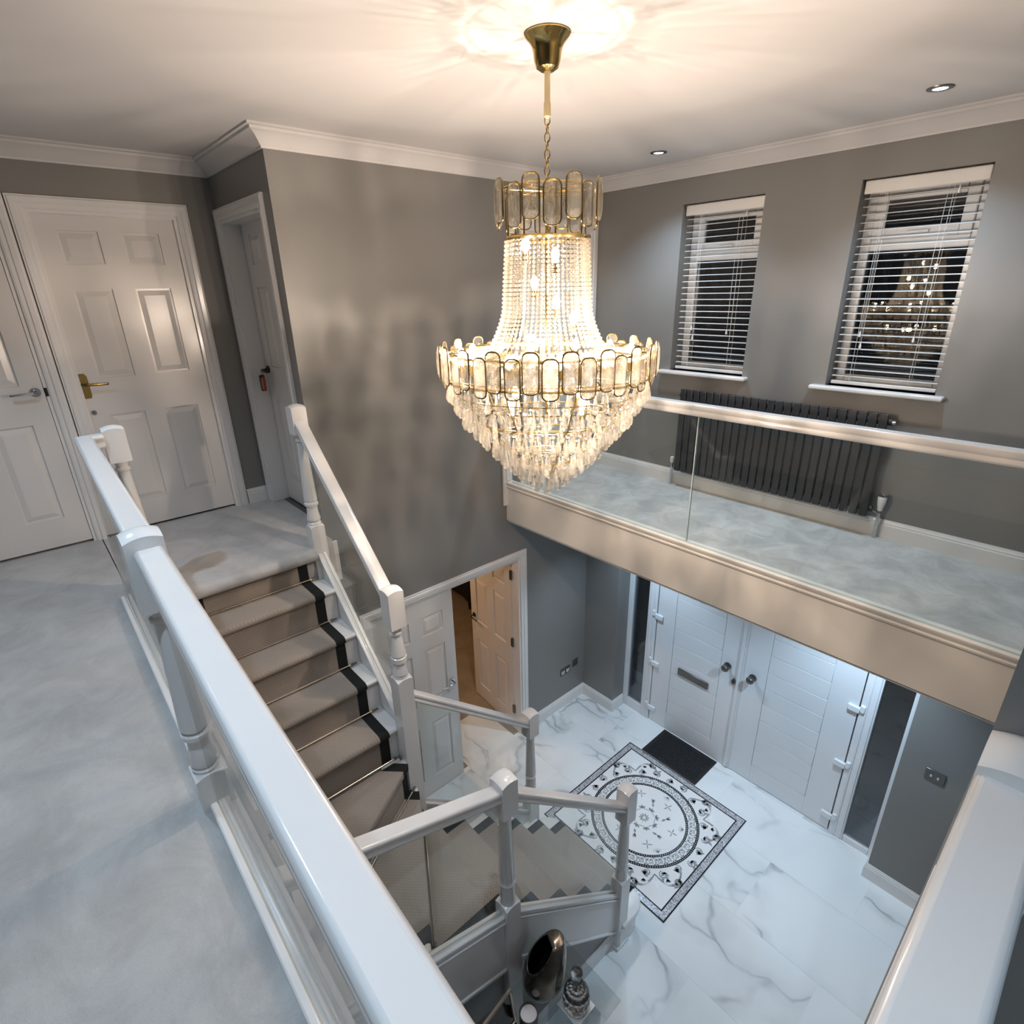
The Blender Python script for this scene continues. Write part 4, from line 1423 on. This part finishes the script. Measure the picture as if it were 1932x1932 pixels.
m = MB()
for j in range(10):
    leaf((.010 * math.cos(2 * PI * j / 10), .010 * math.sin(2 * PI * j / 10)), 2 * PI * j / 10, .038, .008, .0040, m)
m.build('rosette', M['motif'], md)
for j in range(8):
    a = 2 * PI * j / 8
    m = MB()
    c = (.095 * math.cos(a), .095 * math.sin(a))
    for q in (-.9, 0, .9):
        leaf(c, a + q, .038, .011, .0040, m)
    ribbon2([(.09 * math.cos(a + .1 * t), .09 * math.sin(a + .1 * t)) for t in range(1, 8)], .003, .0038, m)
    m.build('leaf_sprig', M['motif'], md)
for j in range(12):
    a = 2 * PI * j / 12 + .2
    r = .185 if j % 2 else .255
    c = (r * math.cos(a), r * math.sin(a))
    m = MB()
    for q in ((0, .5, PI + .5) if j % 2 else (0, 1.57, 3.14, 4.71)):
        leaf(c, a + q, .046, .011 if j % 2 else .006, .0040, m)
    m.build('leaf_sprig', M['motif'], md)
for j in range(6):
    a = 2 * PI * j / 6 + .45
    m = MB()
    c = (.335 * math.cos(a), .335 * math.sin(a))
    for q in range(7):
        leaf(c, a + PI + (q - 3) * .30, .050, .005, .0040, m)
    m.build('fan', M['motiflight'], md)

# ------------------------------------------------------------------ console table and what stands on it
TZ = .80
tb = empty('console_table', (-1.22, 1.0, 0), 'clear smoked glass console table against the stair panelling', 'table')
MB().box(-1.445, -1.00, .35, 1.57, TZ - .012, TZ).build('table_top', M['tableglass'], tb)
for y in (.50, 1.44):
    MB().box(-1.42, -1.04, y, y + .012, .0, TZ - .012).build('glass_leg', M['tableglass'], tb)

# leaning ovoid vase with a slanted teardrop mouth
VX, VY = -1.325, 1.300
vz = empty('vase', (VX, VY, TZ), 'gunmetal ovoid vase with a slanted teardrop mouth on the glass console', 'vase')
def vase_mesh():
    m = MB()
    seg, rows = 40, 30
    H = .36
    prof = []
    for i in range(rows + 1):
        t = i / rows
        r = .066 + .062 * math.sin(PI * min(1, t * 1.55 + .12) * .62) if t < .55 else None
        prof.append(t)
    def rad(t):
        return 0.115 * (max(0.0, 1 - ((t - .30) / .76) ** 2)) ** .5 if t >= .30 else 0.115 * (1 - ((.30 - t) / .30) ** 2 * .42)
    ld = Vector((.30, .95)).normalized()     # lean direction
    md_ = Vector((-.38, -.93)).normalized()   # mouth faces this way
    vs, fs = [], []
    for i in range(rows + 1):
        t = i / rows
        for k in range(seg):
            a = 2 * PI * k / seg
            r = rad(t * .985)
            x, y = r * 1.0 * math.cos(a), r * math.sin(a)
            x *= .95
            off = ld * (.075 * t * t)
            vs.append(Vector((x + off.x, y + off.y, t * H)))
    for i in range(rows):
        for k in range(seg):
            k2 = (k + 1) % seg
            fs.append((i * seg + k, i * seg + k2, (i + 1) * seg + k2, (i + 1) * seg + k))
    fs.append(tuple(range(seg)))
    fs.append(tuple(range(rows * seg, (rows + 1) * seg)))
    m.add([(VX + v.x, VY + v.y, TZ + v.z) for v in vs], fs)
    nrm = Vector((-.38 * .80, -.93 * .80, .66)).normalized()
    p0 = Vector((ld.x * .05, ld.y * .05, H * .78)) + nrm * .054
    return m, p0, nrm
_m, _p0, _n = vase_mesh()
vb = _m.build('vase_body', M['gunmetal'], vz, smooth=True, angle=60)
_b = bmesh.new()
_b.from_mesh(vb.data)
bmesh.ops.bisect_plane(_b, geom=_b.verts[:] + _b.edges[:] + _b.faces[:], plane_co=_p0, plane_no=_n, clear_outer=True)
_b.to_mesh(vb.data)
_b.free()
sd = vb.modifiers.new('wall', 'SOLIDIFY')
sd.thickness = .004
sd.offset = -1
vb.data.materials.append(M['darkinside'])
vb.data.materials.append(M['rodmetal'])
sd.material_offset = 1
sd.material_offset_rim = 2

# decanter on a white plate
cs = MB().box(-.0725, .0725, -.0725, .0725, 0, .010)
CX, CY = -1.146, 1.375
cs.v = [(CX + a, CY + b, TZ + c) for a, b, c in cs.v]
tag(cs.build('coaster', M['marbleplain'], origin=(CX, CY, TZ), bevel=.002), 'square white plate under the crystal decanter on the console', 'coaster')
dc = empty('decanter', (CX, CY, TZ + .010), 'cut crystal decanter with a ball stopper on the console', 'decanter')
body = [(.054, 0), (.068, .012), (.072, .06), (.067, .115), (.046, .155), (.024, .175), (.019, .200), (.029, .214), (.029, .219)]
bm_ = MB()
seg = 16
vs = []
for i, (r, z) in enumerate(body):
    for k in range(seg):
        a = 2 * PI * (k + (.5 if i % 2 and 0 < i < 5 else 0)) / seg
        vs.append((CX + r * math.cos(a), CY + r * math.sin(a), TZ + .0105 + z))
fs = []
for i in range(len(body) - 1):
    for k in range(seg):
        a, b, c, d = i * seg + k, i * seg + (k + 1) % seg, (i + 1) * seg + (k + 1) % seg, (i + 1) * seg + k
        fs += [(a, b, c), (a, c, d)]
fs += [tuple(range(seg - 1, -1, -1)), tuple(range((len(body) - 1) * seg, len(body) * seg))]
bm_.add(vs, fs).build('bottle', M['decanter'], dc)
MB().lathe([(.010, .0), (.012, .012), (.022, .020), (.029, .034), (.032, .050), (.029, .066), (.020, .078), (.0, .083)], 20, (CX, CY, TZ + .230)).build('stopper', M['decanter'], dc, smooth=True)

# candle jar
cj = empty('candle_jar', (-1.262, 1.140, TZ), 'black rimmed candle jar with white wax on the console', 'candle')
MB().lathe([(.0, .0), (.044, .0), (.049, .010), (.049, .085), (.044, .085), (.044, .012)], 28, (-1.262, 1.140, TZ), caps=False).build('jar', M['blackplastic'], cj, smooth=True)
MB().lathe([(.043, .013), (.043, .070), (.020, .068), (.0, .068)], 24, (-1.262, 1.140, TZ)).build('wax', M['candle'], cj, smooth=True)

# framed photo leaning on the console, facing the open hall
pf = empty('photo_frame', (-1.335, 1.0, TZ), 'gold edged photo frame with a dark picture on the console', 'photo frame')
q0, q1 = Vector((-1.325, .895)), Vector((-1.350, 1.090))
dv = (q1 - q0).normalized()
nv = Vector((dv.y, -dv.x))
FH = .235
def ff(u, v, h):
    p = q0 + dv * u + nv * (h + (FH - v) * .16)
    return (p.x, p.y, TZ + v)
FW = (q1 - q0).length
MB().sweep([(0, .002), (FW, .002), (FW, FH), (0, FH)], [(0, 0), (0, .012), (.007, .016), (.013, .010), (.013, 0)], ff, closed=True).build('frame', M['rodmetal'], pf)
g = MB()
vs = [ff(u, v, h) for h in (0, .004) for u, v in ((.006, .008), (FW - .006, .008), (FW - .006, FH - .006), (.006, FH - .006))]
g.add(vs, [(0, 1, 2, 3), (7, 6, 5, 4), (0, 4, 5, 1), (1, 5, 6, 2), (2, 6, 7, 3), (3, 7, 4, 0)]).build('picture', M['photo'], pf)
g = MB()
vs = [ff(u, v, h) for u, v, h in ((.07, .0, -.09), (.12, .0, -.09), (.12, .16, -.004), (.07, .16, -.004), (.07, .0, -.084), (.12, .0, -.084), (.12, .16, 0), (.07, .16, 0))]
g.add(vs, [(0, 1, 2, 3), (7, 6, 5, 4), (0, 4, 5, 1), (1, 5, 6, 2), (2, 6, 7, 3), (3, 7, 4, 0)]).build('strut', M['black'], pf)

# ------------------------------------------------------------------ chandelier
cd = empty('chandelier', (CH.x, CH.y, CEIL), 'large gold and crystal tiered chandelier hanging in the stairwell', 'chandelier')
cx, cy_ = CH.x, CH.y
Z = lambda v: 4.34 + .9425 * v
MB().lathe([(.078, 0), (.080, -.006), (.074, -.014), (.058, -.030), (.050, -.052), (.046, -.078), (.038, -.098), (.022, -.108), (.010, -.110)], 40, (cx, cy_, CEIL)).build('canopy', M['gold'], cd, smooth=True)
MB().lathe([(.0125, 0), (.0105, -.006), (.0105, -.085), (.013, -.092), (.013, -.130), (.010, -.134)], 14, (cx, cy_, CEIL - .109)).build('cable_sleeve', M['goldmatt'], cd, smooth=True)
z = CEIL - .236
lk = None
nl = 9
zt = Z(.36)
pitch_ = (z - zt) / nl
for k in range(nl):
    pts = [(.010 * math.cos(a), 0, -(pitch_ / 2) + (pitch_ / 2 + .003) * math.sin(a)) for a in [2 * PI * j / 16 for j in range(16)]]
    if lk is None:
        lk = MB().tube(pts, .0023, 6, True).build('chain_link', M['gold'], cd, origin=(0, 0, 0), smooth=True)
        o = lk
    else:
        o = clone(lk, cd, (0, 0, 0))
    o.location = (0, 0, z - k * pitch_ - CEIL)
    o.rotation_euler = (0, 0, .5 + (PI / 2 if k % 2 else 0))

# crystal panels in gold frames
def pendant_proto(w_, h_):
    m = MB()
    out = rrect(w_, h_, w_ * .36, 4)
    n_ = len(out)
    inn = rrect(w_ * .55, h_ * .62, w_ * .2, 4)
    vs = [(x, -.004, z_) for x, z_ in out] + [(x, .004, z_) for x, z_ in out]
    vs += [(x, -.012, z_) for x, z_ in inn] + [(x, .012, z_) for x, z_ in inn] + [(0, -.015, 0), (0, .015, 0)]
    fs = []
    for k in range(n_):
        k2 = (k + 1) % n_
        fs += [(k, k2, n_ + k2, n_ + k), (k, 2 * n_ + k, 2 * n_ + k2, k2), (n_ + k, n_ + k2, 3 * n_ + k2, 3 * n_ + k), (2 * n_ + k, 4 * n_, 2 * n_ + k2), (3 * n_ + k, 3 * n_ + k2, 4 * n_ + 1)]
    m.add(vs, fs)
    o = m.build('crystal_panel', M['crystal'], cd, origin=(0, 0, 0))
    WL[o.name] = Vector((0, 0, 0))
    fr_ = MB().tube([(x * 1.06, 0, z_ * 1.03) for x, z_ in rrect(w_, h_, w_ * .36, 4)], .0030, 6, True)
    f_ = fr_.build('gold_frame', M['goldframe'], o, smooth=True)
    return o
def crown(n_, R_, zc, h_, w_, dz, a0):
    p = pendant_proto(w_, h_)
    for k in range(n_):
        a = a0 + 2 * PI * k / n_
        o = p if k == 0 else clone(p, cd, (0, 0, 0))
        up_ = dz if k % 2 else -dz
        r_ = R_ + (.006 if k % 2 else -.006)
        o.location = (r_ * math.cos(a), r_ * math.sin(a), zc + up_ - CEIL)
        o.rotation_euler = (0, 0, a - PI / 2)
A0 = math.atan2(-CH.y, -CH.x)
ZA = lambda v: 4.34 + v
crown(16, .190, ZA(.2885), .138, .058, .0105, A0 + .10)
crown(40, .432, ZA(-.281), .137, .054, .012, A0 + .03)
# gold hoops and stays
def hoop(r, zc, t=.004, nm_='hoop', mat='gold', seg=56):
    MB().tube([(cx + r * math.cos(2 * PI * k / seg), cy_ + r * math.sin(2 * PI * k / seg), zc) for k in range(seg)], t, 6, True).build(nm_, M[mat], cd, smooth=True)
hoop(.166, ZA(.345)); hoop(.160, Z(.190), .008)
hoop(.405, ZA(-.235), .005); hoop(.418, ZA(-.335), .005)
for k in range(8):
    a = 2 * PI * k / 8 + .2
    MB().tube([(cx + .15 * math.cos(a), cy_ + .15 * math.sin(a), ZA(.345)), (cx + .15 * math.cos(a), cy_ + .15 * math.sin(a), Z(.19))], .0035, 6).build('stay', M['gold'], cd)
    MB().tube([(cx + .02 * math.cos(a), cy_ + .02 * math.sin(a), Z(.36)), (cx + .166 * math.cos(a), cy_ + .166 * math.sin(a), ZA(.345))], .003, 6).build('arm', M['gold'], cd)
    MB().tube([(cx + .235 * math.cos(a), cy_ + .235 * math.sin(a), ZA(-.225)), (cx + .405 * math.cos(a), cy_ + .405 * math.sin(a), ZA(-.235))], .004, 6).build('arm', M['gold'], cd)
MB().tube([(cx, cy_, Z(.37)), (cx, cy_, Z(-.60))], .007, 8).build('stem', M['gold'], cd)

# strings of beads
def curtain(n_, R0, rows, fr, zt_, dz, br, nm_, a0=0.0):
    """fr(t) radius along the string; one mesh per string, shared and turned"""
    m = MB()
    for i in range(rows):
        t = i / (rows - 1)
        r = fr(t)
        zc = zt_ - dz * i - CEIL
        vs = []
        for (q, e) in ((0, 1), (1, .5), (1, -.5), (0, -1)):
            if q == 0:
                vs.append((r, 0, zc + br * e))
            else:
                for k in range(6):
                    a = PI / 3 * (k + (.5 if e < 0 else 0))
                    vs.append((r + br * .9 * math.cos(a), br * .9 * math.sin(a), zc + br * e * .8))
        fs = [(0, 1 + k, 1 + (k + 1) % 6) for k in range(6)]
        for k in range(6):
            fs += [(1 + k, 7 + k, 1 + (k + 1) % 6), (1 + (k + 1) % 6, 7 + k, 7 + (k + 1) % 6)]
        fs += [(13, 7 + (k + 1) % 6, 7 + k) for k in range(6)]
        m.add(vs, fs)
    o = m.build(nm_, M['bead'], cd, origin=(0, 0, 0))
    for k in range(n_):
        c = o if k == 0 else clone(o, cd, (0, 0, 0))
        c.location = (0, 0, 0)
        c.rotation_euler = (0, 0, a0 + 2 * PI * k / n_)
curtain(58, .16, 27, lambda t: .158 + .028 * t + .062 * max(0, t - .60) ** 1.5 * 3.6, Z(.182), .0157, .0074, 'bead_string')
curtain(58, .16, 9, lambda t: .255 + .145 * t, ZA(-.225), .0030, .0080, 'swag_string', .05)
# hanging drops in tiers
def drop_proto(L, wd):
    m = MB()
    m.lathe([(.0, .0), (wd * .40, -.008), (.0, -.016)], 6)
    m.lathe([(.0, -.018), (wd * .14, -.022), (wd * .19, -.36 * L), (wd * .38, -.66 * L), (wd * .50, -.82 * L), (wd * .45, -.92 * L), (wd * .22, -.985 * L), (.0, -L)], 7)
    return m.build('crystal_drop', M['drop'], cd, origin=(0, 0, 0))
dp = drop_proto(.100, .025)
ds = drop_proto(.078, .022)
tiers = [(.412, -.425 + .100, 52, 0), (.385, -.475 + .078, 46, 1), (.352, -.535 + .100, 42, 0), (.312, -.583 + .078, 38, 1), (.272, -.625 + .100, 32, 0), (.232, -.675 + .078, 27, 1), (.190, -.718 + .100, 22, 0), (.148, -.757 + .078, 17, 1), (.104, -.800 + .100, 12, 0), (.060, -.835 + .078, 7, 1)]
used = {0: False, 1: False}
cnt = 0
for ti, (r, zz, n_, kd) in enumerate(tiers):
    src = ds if kd else dp
    for k in range(n_):
        a = 2 * PI * (k + .37 * ti) / n_
        if not used[kd]:
            o = src
            used[kd] = True
        else:
            o = clone(src, cd, (0, 0, 0))
        o.location = (r * math.cos(a), r * math.sin(a), ZA(zz) - CEIL)
        o.rotation_euler = (random.uniform(-.05, .05), random.uniform(-.05, .05), a)
        cnt += 1
    hoop(r, ZA(zz) + .002, .0026, 'tier_hoop')
o = clone(dp, cd, (0, 0, ZA(-.762) - CEIL)); o.rotation_euler = (0, 0, 0)
# further drops between the tiers, too crowded to pick apart
m = MB()
for ti, (r, zz, n_, kd) in enumerate(tiers[:-1]):
    r2 = r - .018
    nn_ = int(n_ * .75)
    for k in range(nn_):
        a = 2 * PI * (k + .5 + .21 * ti) / nn_
        L, wd = (.066, .022) if kd else (.056, .020)
        m.lathe([(.0, .0), (wd * .30, -.007), (.0, -.014), (wd * .18, -.018), (wd * .42, -.68 * L), (wd * .50, -.85 * L), (.0, -L)], 6, (cx + r2 * math.cos(a), cy_ + r2 * math.sin(a), ZA(zz) - .022))
o = m.build('crystal_drop_cluster', M['drop'], cd)
o['kind'] = 'stuff'
for k in range(10):
    a = 2 * PI * k / 10 + .1
    MB().tube([(cx + .412 * math.cos(a), cy_ + .412 * math.sin(a), ZA(-.325))] + [(cx + r * math.cos(a), cy_ + r * math.sin(a), ZA(zz)) for r, zz, _, _ in tiers[1:]], .003, 5).build('rib', M['gold'], cd)
# bulbs on candle sockets
def bulb(x, y, zc):
    sk = MB().lathe([(.012, 0), (.013, .035), (.010, .038)], 12, (x, y, zc - .04)).build('lamp_socket', M['gold'], cd, smooth=True)
    MB().lathe([(.006, 0), (.012, .008), (.016, .022), (.015, .034), (.008, .046), (.0, .050)], 14, (x, y, zc)).build('bulb', M['bulb'], cd, smooth=True)
    return (x, y, zc)
for k in range(12):
    a = 2 * PI * k / 12 + A0 + .13
    x, y = cx + .350 * math.cos(a), cy_ + .350 * math.sin(a)
    bulb(x, y, ZA(-.264))
    MB().tube([(cx + .25 * math.cos(a), cy_ + .25 * math.sin(a), ZA(-.228)), (x, y, ZA(-.300))], .004, 6).build('arm', M['gold'], cd)
for k, (rr, zz) in enumerate(((.09, .10), (.10, -.08), (.09, .14), (.11, -.14), (.10, .0))):
    a = A0 + .35 + k * 2.4
    bulb(cx + rr * math.cos(a), cy_ + rr * math.sin(a), Z(zz))
for k in range(4):
    a = A0 + PI / 4 + PI / 2 * k
    bulb(cx + .20 * math.cos(a), cy_ + .20 * math.sin(a), ZA(-.45))
for k in range(6):
    a = 2 * PI * k / 6 + A0 + .13
    lamp('POINT', 'chandelier_light', (cx + .350 * math.cos(a), cy_ + .350 * math.sin(a), ZA(-.200)), BULB_W * 1.05, WARM, radius=.006)
lamp('POINT', 'chandelier_light', (cx + .03, cy_, Z(.0)), BULB_W * .45, WARM, radius=.012)
lamp('POINT', 'chandelier_light', (cx, cy_ + .03, ZA(-.44)), BULB_W * 5.2, WARM, radius=.02)

# ------------------------------------------------------------------ ceiling downlights
def downlight(x, y, zc, label, watts=SPOT_W, color=COOL, angle=2.1, blend=.75):
    t = empty('downlight', (x, y, zc), label, 'downlight', 'recessed ceiling downlights')
    MB().lathe([(.055, 0), (.053, -.004), (.036, -.007), (.030, -.003), (.030, 0)], 28, (x, y, zc), caps=False).build('bezel', M['nickel'], t, smooth=True)
    MB().lathe([(.0, -.0032), (.029, -.0032), (.029, -.0018), (.0, -.0018)], 24, (x, y, zc), caps=False).build('lens', M['lens'], t)
    lamp('SPOT', 'downlight_beam', (x, y, zc - .012), watts, color, radius=.025, angle=angle, blend=blend)
downlight(-.979, 3.50, CEIL, 'recessed ceiling downlight in front of the right window')
downlight(-2.513, 3.54, CEIL, 'recessed ceiling downlight in front of the left window')
downlight(-2.9, -.20, CEIL, 'recessed landing downlight nearest the landing doors')
downlight(-1.15, -.16, CEIL, 'recessed landing downlight above the long handrail')
downlight(.75, -.2, CEIL, 'recessed landing downlight above the right handrail')
downlight(-.85, 3.62, HT - .03, 'hall downlight in front of the right front door leaf', SPOT_W * 1.35)
downlight(-2.55, 3.62, HT - .03, 'hall downlight in front of the left front door leaf', SPOT_W * .85)
